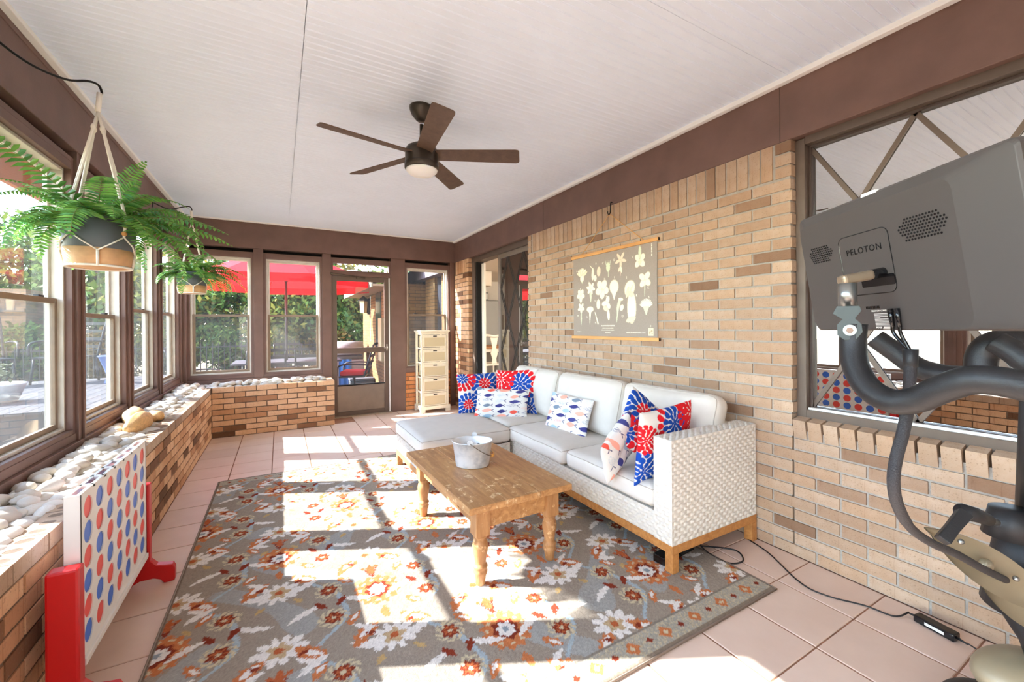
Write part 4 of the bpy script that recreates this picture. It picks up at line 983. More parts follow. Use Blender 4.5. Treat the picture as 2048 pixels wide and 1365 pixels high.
hk = thing('plant_hook', 'curved black metal hook carrying the farther fern', 'hook', (-1.047, 5.1, 2.56), 'plant hooks')
MB().tube(smooth_path([(-1.045, 5.10, 2.52), (-0.95, 5.22, 2.50), (-0.86, 5.33, 2.56), (-0.81, 5.39, 2.585), (-0.795, 5.41, 2.56), (-0.80, 5.405, 2.54)], 8), 0.005, 8).build('hook_arm', HX, hk, True)
MB().box(-1.049, 5.08, 2.47, -1.043, 5.12, 2.55).build('wall_plate', HX, hk)

# ================================================================== CONNECT GAME
GW = simple('game_white', rgb(222, 218, 212), 0.45); GR = simple('game_red', rgb(190, 10, 16), 0.35); DR = simple('disc_red', rgb(226, 66, 56), 0.4); DBL = simple('disc_blue', rgb(44, 104, 204), 0.4)
gy0, gy1, gz0, gz1, gxf, gxb = 1.955, 2.752, 0.170, 0.752, -0.598, -0.640
cg = thing('connect_game', 'giant four-in-a-row game, white board on red feet beside the brick planter', 'game', ((gxf + gxb) / 2, (gy0 + gy1) / 2, 0))
def holed(x, nrm):
    m = MB(); cw = (gy1 - gy0 - 0.028) / 7; rh = (gz1 - 0.020 - (gz0 + 0.035)) / 6; R = 0.0385; n = 28
    for c in range(7):
        for r in range(6):
            yc = gy0 + 0.014 + (c + .5) * cw; zc = gz0 + 0.035 + (r + .5) * rh; out = []; inn = []
            for k in range(n):
                a = 2 * PI * (k + .5) / n; ca, sa = math.cos(a), math.sin(a); s = min(cw / 2 / max(1e-6, abs(ca)), rh / 2 / max(1e-6, abs(sa)))
                out.append((x, yc + ca * s, zc + sa * s)); inn.append((x, yc + ca * R, zc + sa * R))
            for sy_ in (-1, 1):
                for sz_ in (-1, 1):
                    q = (x, yc + sy_ * cw / 2, zc + sz_ * rh / 2); kk = min(range(n), key=lambda i: (out[i][1] - q[1]) ** 2 + (out[i][2] - q[2]) ** 2); out[kk] = q
            back = [(x - nrm * 0.004, p[1], p[2]) for p in inn]
            f1 = [(k, (k + 1) % n, n + (k + 1) % n, n + k) for k in range(n)]
            m.add(out + inn, f1); m.add(inn + back, f1)
    A = [(gy0, gz0), (gy1, gz0), (gy1, gz1), (gy0, gz1)]; B = [(gy0 + .014, gz0 + .035), (gy1 - .014, gz0 + .035), (gy1 - .014, gz1 - .02), (gy0 + .014, gz1 - .02)]
    m.add([(x, *p) for p in A] + [(x, *p) for p in B], [(k, (k + 1) % 4, 4 + (k + 1) % 4, 4 + k) for k in range(4)])
    return m, cw, rh
m, cw, rh = holed(gxf, 1); m.build('board_front', GW, cg); holed(gxb, -1)[0].build('board_back', GW, cg)
sd = MB().box(gxb, gy0, gz0, gxf, gy0 + 0.012, gz1).box(gxb, gy1 - 0.012, gz0, gxf, gy1, gz1)
for k in range(7):
    y0 = gy0 + 0.014 + k * cw; sd.box(gxb, y0 - 0.012, gz1 - 0.012, gxf, y0 + 0.010, gz1) if k else None
sd.box(gxb, gy0 + 0.012, gz1 - 0.004, gxb + 0.012, gy1 - .012, gz1); sd.box(gxf - 0.012, gy0 + 0.012, gz1 - 0.004, gxf, gy1 - .012, gz1)
sd.build('board_edge', GW, cg, bevel=0.002)
MB().box(gxb - 0.006, gy0 + 0.012, gz0 - 0.012, gxf + 0.010, gy1 - 0.012, gz0 + 0.012).build('release_bar', GW, cg, bevel=0.002)
dm = {}
for col, mt in (('r', DR), ('b', DBL)):
    q = MB().lathe([(0.0, -0.006), (0.047, -0.006), (0.048, 0.0), (0.047, 0.006), (0.0, 0.006)], 26); me = q.mesh('disc', mt); me.transform(Matrix.Rotation(PI / 2, 4, 'Y')); dm[col] = me
for c in range(7):
    for r in range(6):
        red = ((c + (5 - r)) % 2 == 0); o = bpy.data.objects.new('disc', dm['r' if red else 'b']); COL.objects.link(o)
        o.location = (gxf - 0.0105, gy0 + 0.014 + (c + .5) * cw, gz0 + 0.035 + (r + .5) * rh)
        tag(o, '%s game disc in the %s row, %s hole counted from the near post' % ('red' if red else 'blue', ('bottom', 'second lowest', 'third lowest', 'third highest', 'second highest', 'top')[r], ('first', 'second', 'third', 'fourth', 'fifth', 'sixth', 'seventh')[c]), 'game disc', ('red' if red else 'blue') + ' discs in the game board')
for y0, y1 in ((1.900, 1.953), (2.754, 2.797)):
    lg = MB().box(-0.668, y0, 0.095, -0.586, y1, 0.525).build('leg', GR, cg, bevel=0.008)
    pr = [(-0.713, 0.0), (-0.668, 0.0), (-0.655, 0.020), (-0.627, 0.034), (-0.575, 0.034), (-0.545, 0.020), (-0.532, 0.0), (-0.490, 0.0), (-0.487, 0.010), (-0.487, 0.068), (-0.496, 0.088), (-0.525, 0.092), (-0.560, 0.100), (-0.586, 0.13), (-0.668, 0.13), (-0.700, 0.10), (-0.713, 0.088)]
    MB().prism(pr, lambda q, y0=y0: (q[0], y0 + 0.002, q[1]), lambda q, y1=y1: (q[0], y1 - 0.002, q[1])).build('foot', GR, cg, bevel=0.004)

# ================================================================== DRAWER TOWER
CR = simple('cream_distressed', rgb(238, 226, 200), 0.6, var=0.05, vscale=20); CANV = simple('canvas_panel', rgb(214, 196, 158), 0.85, bump=0.2, bscale=300); SLOT = simple('slot_dark', rgb(40, 32, 26), 0.8)
tw = thing('drawer_tower', 'narrow cream five-drawer tower under the end window', 'drawer chest', (2.09, 6.30, 0))
x0, x1, y0, y1 = 1.875, 2.310, 6.165, 6.470
bs = MB().box(x0 - 0.022, y0 - 0.022, 0.045, x1 + 0.022, y1, 0.098)
for xa, xb in ((x0 - .022, x0 + 0.055), (x1 - 0.055, x1 + .022)): bs.box(xa, y0 - 0.022, 0, xb, y0 + .02, 0.045); bs.box(xa, y1 - .04, 0, xb, y1, 0.045)
bs.build('plinth', CR, tw, bevel=0.003)
MB().box(x0 - 0.022, y0 - 0.022, 1.236, x1 + 0.022, y1 + .005, 1.258).box(x0 - 0.010, y0 - 0.010, 1.222, x1 + 0.010, y1, 1.236).build('top', CR, tw, bevel=0.003)
for xa in (x0, x1 - 0.030):
    for ya in (y0, y1 - 0.030): MB().box(xa, ya, 0.098, xa + 0.030, ya + 0.030, 1.222).build('post', CR, tw, bevel=0.002)
dh = (1.222 - 0.098) / 5
for k in range(5):
    zb_ = 0.098 + k * dh; zt_ = zb_ + dh
    MB().box(x0 + .03, y0 + .004, zt_ - 0.026, x1 - .03, y0 + .03, zt_ - 0.004).box(x0 + .004, y0 + .03, zt_ - 0.026, x0 + .026, y1 - .03, zt_ - 0.004).box(x1 - .026, y0 + .03, zt_ - 0.026, x1 - .004, y1 - .03, zt_ - 0.004).build('rail', CR, tw, bevel=0.002)
    fa, fb, fz0, fz1 = x0 + 0.034, x1 - 0.034, zb_ + 0.004, zt_ - 0.030
    d = MB().box(fa, y0 - 0.004, fz1 - 0.044, fb, y0 + 0.016, fz1).box(fa, y0 - .004, fz0, fa + .020, y0 + .016, fz1 - .044).box(fb - .020, y0 - .004, fz0, fb, y0 + .016, fz1 - .044).box(fa + .02, y0 - .004, fz0, fb - .02, y0 + .016, fz0 + 0.014).build('drawer', CR, tw, bevel=0.002)
    MB().box(fa + .02, y0 + 0.005, fz0 + .014, fb - .02, y0 + 0.009, fz1 - .044).build('canvas_panel', CANV, d)
    MB().box(fa + .01, y0 + .016, fz0, fb - .01, y1 - .035, fz1 - .02).build('drawer_box', CANV, d)
    xc = (x0 + x1) / 2; MB().box(xc - 0.030, y0 - 0.0055, fz1 - 0.030, xc + 0.030, y0 - 0.003, fz1 - 0.014).build('hand_slot', SLOT, d)

# ================================================================== WALL CHART
def make_chart():
    ya, yb, za, zb_ = 2.232, 3.270, 1.215, 1.975; s = 0.003; nx = int((yb - ya) / s); nz = int((zb_ - za) / s)
    U, V = np.meshgrid(np.linspace(0, 1, nx), np.linspace(0, 1, nz)); W, H = yb - ya, zb_ - za
    rg = np.random.default_rng(5); C = np.ones(U.shape + (3,)) * L3(156, 144, 134); C *= (1 + rg.normal(0, 0.035, U.shape))[..., None]
    CRM, CR2, PNK, GRN, BR = L3(238, 230, 206), L3(226, 214, 184), L3(236, 208, 184), L3(208, 214, 186), L3(176, 158, 128)
    XX, ZZ = U * W, (1 - V) * H      # x rightward in picture, z downward
    def ell(cx, cy, a, b, ang=0, col=CRM, shade=True):
        dx, dy = XX - cx * W, ZZ - cy * H; u = dx * math.cos(ang) + dy * math.sin(ang); v = -dx * math.sin(ang) + dy * math.cos(ang)
        q = (u / a) ** 2 + (v / b) ** 2; mk = q < 1; C[mk] = col
        if shade: C[(q < 1) & (q > 0.80)] = BR * 0.5 + col * 0.5
    def stem(x0_, y0_, x1_, y1_, w0, w1, col=GRN):
        ax, ay = x0_ * W, y0_ * H; bx, by = x1_ * W, y1_ * H; L = math.hypot(bx - ax, by - ay); t = ((XX - ax) * (bx - ax) + (ZZ - ay) * (by - ay)) / L ** 2
        d = np.abs((XX - ax) * (by - ay) - (ZZ - ay) * (bx - ax)) / L; C[(t > 0) & (t < 1) & (d < (w0 + (w1 - w0) * t))] = col
    def petal(cx, cy, n, r, a, b, rot=0, col=CRM, ctr=None):
        for k in range(n):
            th = 2 * PI * k / n + rot; ell(cx + r * math.cos(th) / W, cy + r * math.sin(th) / H, a, b, th, col)
        if ctr is not None: ell(cx, cy, r * .3, r * .3, 0, ctr, False)
    # row 1
    for k, a in enumerate(np.linspace(-1.1, 1.1, 7)): ell(0.125 + 0.032 * math.sin(a), 0.235 - 0.030 * math.cos(a), 0.055, 0.017, a + PI / 2 if a < 0 else a + PI / 2, CRM if k % 2 else CR2)
    ell(0.125, 0.27, 0.030, 0.034); stem(0.125, .30, .125, .335, .006, .002)
    ell(0.275, 0.235, 0.017, 0.060, 0.05); ell(0.305, 0.29, 0.022, 0.03, 0); ell(0.355, 0.215, 0.026, 0.045, 0.1, PNK); stem(.275, .17, .235, .12, .004, .002, CRM)
    ell(0.475, 0.185, 0.026, 0.042, 0, GRN); [stem(.475 + o, .16, .475 + o * 1.3, .105, .005, .001, GRN) for o in (-.022, -.008, .008, .022)]; stem(.475, .235, .475, .30, .002, .002)
    petal(0.625, 0.125, 5, 0.035, 0.036, 0.014, 0.3, PNK); ell(.615, .225, .030, .013, 2.2, PNK); ell(.63, .235, .030, .012, 1.4, CRM); stem(.635, .23, .62, .31, .002, .0015, PNK)
    petal(0.835, 0.175, 4, 0.032, 0.036, 0.026, 0.8, CRM); ell(.835, .09, .016, .055, 0, GRN); ell(.835, .19, .016, .018, 0, CR2)
    # row 2
    petal(0.105, 0.475, 5, 0.030, 0.032, 0.024, PI / 2, CRM, CR2); ell(.105, .545, .018, .022)
    petal(0.245, 0.405, 6, 0.030, 0.032, 0.016, 0.2, CRM, CR2); [stem(.245 + o, .45, .245, .575, .005, .003, GRN) for o in (-.015, 0, .015)]
    petal(0.395, 0.43, 5, 0.044, 0.048, 0.036, 0.3, CRM, PNK)
    ell(0.545, 0.42, 0.058, 0.062, 0, CRM); C[(np.abs(XX - .545 * W) < (0.575 * H - ZZ) * 0.42) & (ZZ > 0.44 * H) & (ZZ < 0.575 * H)] = CRM
    ell(0.725, 0.46, 0.058, 0.072, 0.5, CRM); ell(.735, .48, .010, .055, 0.6, CR2); ell(.70, .50, .014, .05, .3, CR2)
    petal(0.885, 0.385, 4, 0.036, 0.036, 0.026, 0.7, CRM); stem(.885, .42, .88, .56, .007, .002, GRN)
    # row 3
    petal(0.110, 0.640, 5, 0.024, 0.030, 0.016, 0.3, CRM); stem(.110, .67, .110, .78, .007, .010, GRN); stem(.110, .78, .110, .86, .010, .001, GRN)
    ell(.235, .665, .050, .028, 0, CRM); stem(.235, .69, .232, .85, .016, .001, CRM); stem(.30, .70, .345, .85, .004, .009, CRM)
    ell(.345, .61, .026, .045, 0, CRM); stem(.345, .56, .345, .54, .010, .002, CRM)
    petal(.455, .60, 3, .030, .036, .024, -1.2, CRM); ell(.44, .665, .036, .022, .5, PNK); ell(.475, .74, .018, .050, -.1, CRM)
    ell(.60, .625, .018, .060, .35, GRN); ell(.625, .57, .030, .013, .2, CRM); ell(.635, .665, .022, .030, .5, CRM); stem(.59, .68, .575, .83, .012, .002, GRN)
    ell(.745, .67, .052, .135, 0, CRM); ell(.745, .525, .022, .022, 0, CR2); ell(.735, .80, .058, .022, -.25, CR2)
    for a in np.linspace(-1.25, 1.25, 11): stem(.895, .69, .895 + .066 * math.sin(a), .69 - .105 * math.cos(a) * 0.8 - .02, .008, .005, CRM)
    stem(.895, .665, .895, .755, .034, .003, GRN)
    # small logo patch
    mk = (np.abs(XX - .94 * W) < .026) & (np.abs(ZZ - .935 * H) < .030); C[mk] = CR2; ell(.93, .94, .007, .014, .3, BR, False); ell(.948, .925, .009, .007, 0, BR, False); ell(.95, .948, .008, .006, 0.5, BR, False)
    t = thing('wall_chart', 'grey botanical wall chart of cream flowers hung on wooden rails from the brick wall', 'wall chart', (XR - 0.012, (ya + yb) / 2, za))
    xp = XR - 0.010
    # picture x runs toward -Y (left in the photo is the far end)
    P = np.stack([xp + 0.003 * np.sin(U * 5) * np.sin(V * PI), yb - U * W, za + V * H], -1)
    color_mesh('canvas', P.reshape(-1, 3), grid_faces(nx, nz), np.clip(C, 0, 1).reshape(-1, 3), vcol_mat('chart_print', 0.8, 0.1, 0.15, 500), t)
    MB().box(xp + 0.0035, ya, za, xp + 0.006, yb, zb_).build('canvas_back', simple('canvas_back', rgb(190, 184, 172), 0.9), t)
    RAIL = make_wood('chart_rail', rgb(222, 170, 108), rgb(190, 134, 76), (8, 1, 8), 0.5)
    MB().box(xp - 0.012, ya - 0.022, zb_ - 0.006, XR - 0.001, yb + 0.022, zb_ + 0.022).build('top_rail', RAIL, t, bevel=0.002); MB().box(xp - 0.012, ya - 0.022, za - 0.022, XR - 0.001, yb + 0.022, za + 0.006).build('bottom_rail', RAIL, t, bevel=0.002)
    for yv in (ya - 0.0225, yb + 0.0225): 
        for zv in (zb_ + .008, za - .008): MB().box(xp - 0.010, yv - 0.0015, zv - 0.011, XR - 0.002, yv + 0.0015, zv + 0.011).build('rail_end', SLOT, t)
    hook = Vector((XR - 0.016, 2.745, 2.300))
    MB().tube([(xp - .004, 3.135, zb_ + 0.022), hook, (xp - .004, 2.36, zb_ + 0.022)], 0.0030, 6).build('hanging_cord', simple('jute', rgb(206, 156, 92), 0.9), t)
    CT = simple('chart_letter', rgb(236, 230, 212), 0.8)
    Mx = Matrix(((0, 0, -1, 0), (-1, 0, 0, 0), (0, 1, 0, 0), (0, 0, 0, 1)))
    def put(s, u, v, size, nm='lettering', rot=0.0):
        M = Matrix.Translation((xp - 0.0030, yb - u * W, zb_ - v * H)) @ Mx @ Matrix.Rotation(rot, 4, 'Z'); text_mesh(nm, s, size, CT, M, t)
    for s, u, v in (('A', .055, .165), ('B', .325, .115), ('C', .415, .13), ('D', .555, .115), ('E', .765, .125), ('F', .105, .40), ('G', .225, .335), ('H', .435, .315), ('I', .555, .315), ('J', .695, .335), ('K', .92, .475), ('M', .065, .74), ('L', .20, .755), ('N', .315, .83), ('O', .315, .565), ('P', .455, .525), ('Q', .645, .76), ('R', .80, .545), ('S', .925, .575)): put(s, u, v, 0.026)
    pr = MB(); r2 = random.Random(3)
    def strokes(u, v, w, h, vert=False):
        q = -w / 2
        while q < w / 2:
            l = r2.uniform(0.004, 0.010); l = min(l, w / 2 - q); yc = yb - u * W; zc = zb_ - v * H
            if vert: pr.box(xp - 0.0034, yc - h / 2, zc - q - l, xp - 0.0028, yc + h / 2, zc - q)
            else: pr.box(xp - 0.0034, yc - q - l, zc - h / 2, xp - 0.0028, yc - q, zc + h / 2)
            q += l + r2.choice((0.0012, 0.0012, 0.004))
    strokes(.955, .085, 0.10, 0.011, True); strokes(.47, .868, .175, .009); strokes(.47, .895, .14, .006); strokes(.47, .918, .16, .006); strokes(.47, .948, .07, .004); strokes(.79, .945, .21, .005); strokes(.085, .94, .06, .004)
    pr.build('print_lines', CT, t)
    put('FLOWER FORMS SERIES', .47, .868, 0.0165); put('PLATE 9 BOTANICAL SERIES', .47, .895, 0.0115); put('FORMS OF FLOWERS AND OF PARTS', .47, .918, 0.0095); put('WALL CHART', .47, .948, 0.008); put('BOTANICAL WALL CHART', .79, .945, 0.0085); put('No 9', .085, .94, .008); put('9', .94, .875, .022)
    hk = thing('wall_hook', 'black screw hook in the beam holding the wall chart cord', 'hook', (XR - 0.016, 2.745, 2.30))
    MB().tube(smooth_path([(XR + .004, 2.735, 2.40), (XR - .012, 2.735, 2.395), (XR - .016, 2.735, 2.34), (XR - .017, 2.738, 2.308), (XR - .018, 2.748, 2.294), (XR - .019, 2.762, 2.304), (XR - .02, 2.764, 2.325)], 6), 0.0045, 8).build('hook_wire', HX, hk, True)
make_chart()

# ================================================================== PEBBLES
PEB = NT('white_pebble'); PEB.set(0.55, 0, 0.35); _r = rand_val(PEB); _c = PEB.ramp(_r, [(0, rgb(216, 210, 200)), (0.5, rgb(206, 198, 186)), (0.8, rgb(194, 182, 166)), (1, rgb(214, 204, 188))])
_n = PEB.noise(PEB.coords('Object'), 9, 5); PEB.base(PEB.mix(PEB.ramp(_n, [(0.45, (0, 0, 0, 1)), (0.75, (0.35, 0.35, 0.35, 1))]), _c, rgb(190, 172, 150))); PEB = PEB.m
TAN = simple('tan_stone', rgb(214, 168, 112), 0.6, var=0.18, vscale=7)
def stone_mesh(seed, n=12, m=8):
    q = MB().ball((0, 0, 0), 1, 1, 1, n, m); off = Vector((seed * 3.1, seed * 1.7, 0)); V = []
    for v in q.v:
        v = Vector(v); f = 1 + 0.16 * mnoise.noise(v * 1.3 + off) + 0.06 * mnoise.noise(v * 3 + off); V.append(tuple(v * f))
    q.v = V; return q
pm_ = [stone_mesh(k + 1).mesh('pebble', PEB, True) for k in range(7)]
spots = []; rg = random.Random(12)
def scatter(x0, x1, y0, y1, step, layer, sc):
    y = y0
    while y < y1:
        x = x0
        while x < x1:
            spots.append((x + rg.uniform(-.35, .35) * step, y + rg.uniform(-.35, .35) * step, 0.572 + layer + rg.uniform(-.004, .006), sc * rg.uniform(0.75, 1.25))); x += step
        y += step * 0.92
scatter(-1.018, -0.815, 1.55, 6.42, 0.062, 0.004, 0.040); scatter(-0.99, -0.84, 1.6, 6.40, 0.078, 0.036, 0.040)
scatter(-0.76, 0.53, 6.155, 6.42, 0.066, 0.004, 0.040); scatter(-0.70, 0.50, 6.19, 6.40, 0.085, 0.034, 0.040)
BIG = [(-0.965, 4.12, 0.652, 0.20, 0.066, 0.072, 0.18), (-0.880, 3.86, 0.648, 0.165, 0.062, 0.072, -0.12), (-0.850, 4.17, 0.640, 0.065, 0.045, 0.045, 0.8)]
spots = [s for s in spots if all((s[0] - b[0]) ** 2 / 0.07 ** 2 + (s[1] - b[1]) ** 2 / 0.13 ** 2 > 0.8 for b in BIG)]
spots.sort(key=lambda s: (Vector(s[:3]) - CAMP).length)
rest = MB()
for i, (x, y, z, s) in enumerate(spots):
    sx_, sy_, sz_ = s * rg.uniform(0.8, 1.0), s * rg.uniform(1.0, 1.45), s * rg.uniform(0.5, 0.68); rot = rg.uniform(-0.9, 0.9) + (PI / 2 if y > 6.15 and x > -.75 else 0); tl = rg.uniform(-.25, .25)
    if i < 300:
        o = bpy.data.objects.new('pebble', pm_[i % 7]); COL.objects.link(o); o.location = (x, y, z + sz_ * 0.5); o.scale = (sx_, sy_, sz_); o.rotation_euler = (tl, rg.uniform(-.2, .2), rot)
        tag(o, 'smooth white pebble in the planter bed along the left windows', 'pebble', 'white pebbles in the planter')
    else: rest.ball((x, y, z + sz_ * .5), sx_, sy_, sz_, 9, 6, Matrix.Rotation(rot, 3, 'Z') @ Matrix.Rotation(tl, 3, 'X'))
o = rest.build('pebble_bed', PEB, None, True); o['kind'] = 'stuff'; o['label'] = 'bed of white pebbles filling the far end of the planter'; o['category'] = 'pebbles'
for k, (x, y, z, a, b, c, rz) in enumerate(BIG):
    me = stone_mesh(20 + k, 20, 14).mesh('tan_rock', TAN, True); o = bpy.data.objects.new('tan_rock', me); COL.objects.link(o); o.location = (x, y, z); o.scale = (b, a, c); o.rotation_euler = (0.08, 0, rz)
    tag(o, ('large tan rock against the window sill among white pebbles', 'long tan rock in front of the other rock on the pebbles', 'small orange-tan rock at the end of the larger rocks')[k], 'rock')
# ================================================================== EXERCISE BIKE
RUB = simple('bike_black', rgb(27, 27, 29), 0.5, 0, 0.5, bump=0.15, bscale=500); SCRN = simple('screen_shell', rgb(72, 66, 63), 0.5, 0.1, 0.5); GLO = simple('gloss_black', rgb(18, 18, 20), 0.15)
STEEL = simple('bike_steel', rgb(150, 152, 150), 0.3, 0.9); GUN = simple('gunmetal', rgb(66, 72, 70), 0.5, 0.2); TANP = simple('tan_plastic', rgb(142, 130, 106), 0.4, 0.2, var=0.06); BRONZE = simple('arm_bronze', rgb(158, 140, 118), 0.35, 0.6)
bk = thing('exercise_bike', 'black and tan stationary exercise bike with a large screen, cut off at the right', 'exercise bike', (2.03, 0.345, 0))
TL = Vector((1.426, 0.690, 1.643)); E1 = Vector((-0.51878, -0.85486, 0.00862)); E2 = Vector((-0.12389, 0.08932, 0.98827)); NB = E1.cross(E2).normalized()
SW, SH = 0.580, 0.3475
def S(s, t, o=0.0): return TL + E1 * s - E2 * t + NB * o
def rrect(s0, s1, t0, t1, r, n=5):
    out = []
    for cx, cy, a0 in ((s1 - r, t1 - r, 0), (s0 + r, t1 - r, PI / 2), (s0 + r, t0 + r, PI), (s1 - r, t0 + r, 1.5 * PI)):
        for k in range(n + 1): out.append((cx + r * math.cos(a0 + PI / 2 * k / n), cy + r * math.sin(a0 + PI / 2 * k / n)))
    return out
o0 = rrect(0, SW, 0, SH, 0.016); o1 = rrect(0.006, SW - 0.004, 0.005, SH - 0.004, 0.016); i1 = rrect(0.022, SW - 0.105, 0.028, SH - 0.006, 0.030)
V = [S(*p, -0.016) for p in o0] + [S(*p, 0.0) for p in o0] + [S(*p, 0.006) for p in o1] + [S(*p, 0.020) for p in i1]; n = len(o0)
Fc = [tuple(range(n))[::-1]] + [(q * n + k, q * n + (k + 1) % n, (q + 1) * n + (k + 1) % n, (q + 1) * n + k) for q in range(3) for k in range(n)] + [tuple(3 * n + k for k in range(n))]
scr = MB().add(V, Fc).build('screen_shell', SCRN, bk, bevel=0.003)
MB().prism(rrect(0.004, SW - 0.004, 0.004, SH - 0.004, 0.014), lambda p: S(*p, -0.017), lambda p: S(*p, -0.0155)).build('screen_glass', GLO, scr)
def grille(s0, s1, t0, t1, p):
    m = MB(); r = p * 0.34; rows = int((t1 - t0) / (p * 0.87)); h = (t1 - t0) / 2; tc = (t0 + t1) / 2
    for j in range(rows + 1):
        t = t0 + j * (t1 - t0) / rows; s = s0 + (p / 2 if j % 2 else 0)
        while s < s1:
            ex = 0.6 * h - math.sqrt(max(0, (0.6 * h) ** 2 - min(0.6 * h, abs(t - tc)) ** 2))
            if s0 + ex <= s <= s1 - ex: m.prism([(s + r * math.cos(a), t + r * math.sin(a)) for a in np.linspace(0, 2 * PI, 9)[:-1]], lambda q: S(*q, 0.0195), lambda q: S(*q, 0.0206))
            s += p
    m.build('speaker_grille', GLO, scr)
grille(0.048, 0.142, 0.100, 0.142, 0.0068); grille(0.345, 0.458, 0.090, 0.138, 0.0072)
loop = [S(*p, 0.0202) for p in rrect(0.166, 0.320, 0.092, 0.250, 0.018)]
MB().tube(loop, 0.0011, 5, True).build('plate_outline', GLO, scr)
MB().prism(rrect(0.222, 0.318, 0.205, 0.232, 0.004), lambda p: S(*p, 0.0195), lambda p: S(*p, 0.0212)).build('mount_recess', GLO, scr)
MT = Matrix(((E1.x, E2.x, NB.x, 0), (E1.y, E2.y, NB.y, 0), (E1.z, E2.z, NB.z, 0), (0, 0, 0, 1)))
text_mesh('screen_logo', 'PELOTON', 0.0225, GLO, Matrix.Translation(S(0.243, 0.136, 0.0203)) @ MT, scr, spacing=1.12)
MB().prism(rrect(0.244, 0.290, -0.004, 0.010, 0.006), lambda p: S(*p, -0.004), lambda p: S(*p, 0.0045)).build('camera_shutter', WHITE, scr)
LBL = simple('label_print', rgb(225, 220, 214), 0.6)
text_mesh('label_print', 'PELOTON CONSOLE', 0.0056, LBL, Matrix.Translation(S(0.262, 0.294, 0.0203)) @ MT, scr)
lb = MB(); rg = random.Random(4)
for k in range(11):
    t = 0.301 + k * 0.0034; w_ = 0.042 if k not in (3, 10) else 0.016
    lb.prism([(0.242, t), (0.242 + w_, t), (0.242 + w_, t + 0.0013), (0.242, t + 0.0013)], lambda p: S(*p, 0.0200), lambda p: S(*p, 0.0205))
lb.prism([(0.262, 0.339), (0.288, 0.339), (0.288, 0.3405), (0.262, 0.3405)], lambda p: S(*p, 0.0200), lambda p: S(*p, 0.0206)); lb.prism([(0.264, 0.3345), (0.288, 0.3345), (0.288, 0.3385), (0.264, 0.3385)], lambda p: S(*p, 0.0200), lambda p: S(*p, 0.0206)); lb.build('label_lines', LBL, scr)
text_mesh('label_print', 'FC CE', 0.0062, LBL, Matrix.Translation(S(0.250, 0.3370, 0.0203)) @ MT, scr)
vt = MB()
for k in range(10): vt.prism(rrect(0.221 + k * 0.0042, 0.2236 + k * 0.0042, 0.281, 0.288, 0.0006, 2), lambda p: S(*p, 0.0195), lambda p: S(*p, 0.0206))
vt.build('vent_slots', GLO, scr)
# swing arm
A0, A1 = S(0.289, 0.200, 0.016), S(0.289, 0.204, 0.125)
MB().bar(A0 + (A1 - A0) * 0.30, A1, 0.030, 0.024, up=E2).build('swing_arm', BRONZE, bk, bevel=0.008, seg=3)
MB().tube([A0, A0 + (A1 - A0) * 0.48], 0.0125, 14).build('arm_pivot', GLO, bk, True)
hz = A1 - (A1 - A0).normalized() * 0.018
MB().tube([hz + Vector((0, 0, -0.010)), hz + Vector((0, 0, -0.066))], 0.0185, 20).build('pivot_barrel', STEEL, bk, True)
bp = hz + Vector((0, 0, -0.066)); vd = Vector((-bp.x, -bp.y, 0)).normalized(); sv = vd.cross(Vector((0, 0, 1)))
br_ = MB().prism([(-0.020, 0.0), (0.022, 0.0), (0.026, -0.012), (0.014, -0.030), (0.026, -0.044), (0.028, -0.062), (0.016, -0.080), (-0.006, -0.082), (-0.020, -0.070), (-0.020, -0.045), (-0.010, -0.032), (-0.028, -0.018)], lambda q: bp + sv * -q[0] + Vector((0, 0, q[1])) + vd * 0.024, lambda q: bp + sv * -q[0] + Vector((0, 0, q[1])) + vd * 0.030).build('hinge_bracket', GUN, bk, bevel=0.001)
bc = bp + Vector((0, 0, -0.058)) + sv * -0.004
MB().tube([bc + vd * 0.030, bc + vd * 0.034], 0.013, 16).build('washer', STEEL, br_); MB().tube([bc + vd * 0.030, bc + vd * 0.043], 0.007, 6).build('bolt', simple('bolt_rust', rgb(120, 96, 84), 0.4, 0.8), br_)
MB().tube([bc + vd * 0.023, bc - vd * 0.028], 0.024, 16).build('hinge_knuckle', RUB, bk, True)
# tubes
MB().tube(smooth_path([(1.2111, 0.4667, 1.3195), (1.2087, 0.4680, 1.2687), (1.1904, 0.4554, 1.2163), (1.1672, 0.4225, 1.1715), (1.1491, 0.3753, 1.1521), (1.1396, 0.3348, 1.1624), (1.1271, 0.2959, 1.1891), (1.1162, 0.2562, 1.2120), (1.1156, 0.2221, 1.2158), (1.1227, 0.1837, 1.2085), (1.1326, 0.1437, 1.2004)], 7), 0.0265, 18).build('screen_post', RUB, bk, True)
MB().tube(smooth_path([(1.4434, 0.5082, 1.2801), (1.4528, 0.4685, 1.2428), (1.4519, 0.4232, 1.2046), (1.4389, 0.3731, 1.1909), (1.4497, 0.3327, 1.1894), (1.4620, 0.3028, 1.1893)], 7), 0.0255, 18).build('handlebar', RUB, bk, True)
MB().tube(smooth_path([(1.4378, 0.3049, 1.1801), (1.4339, 0.3071, 1.2154), (1.4361, 0.3058, 1.2423), (1.4377, 0.2935, 1.2662), (1.4528, 0.2735, 1.2757), (1.4712, 0.2403, 1.2695), (1.4900, 0.1953, 1.2380)], 7), 0.0285, 18).build('handlebar', RUB, bk, True)
MB().tube(smooth_path([(1.4046, 0.2777, 1.2768), (1.4011, 0.2567, 1.2599), (1.3984, 0.2353, 1.2373), (1.3963, 0.2020, 1.2002)], 6), 0.024, 14).build('handlebar', RUB, bk, True)
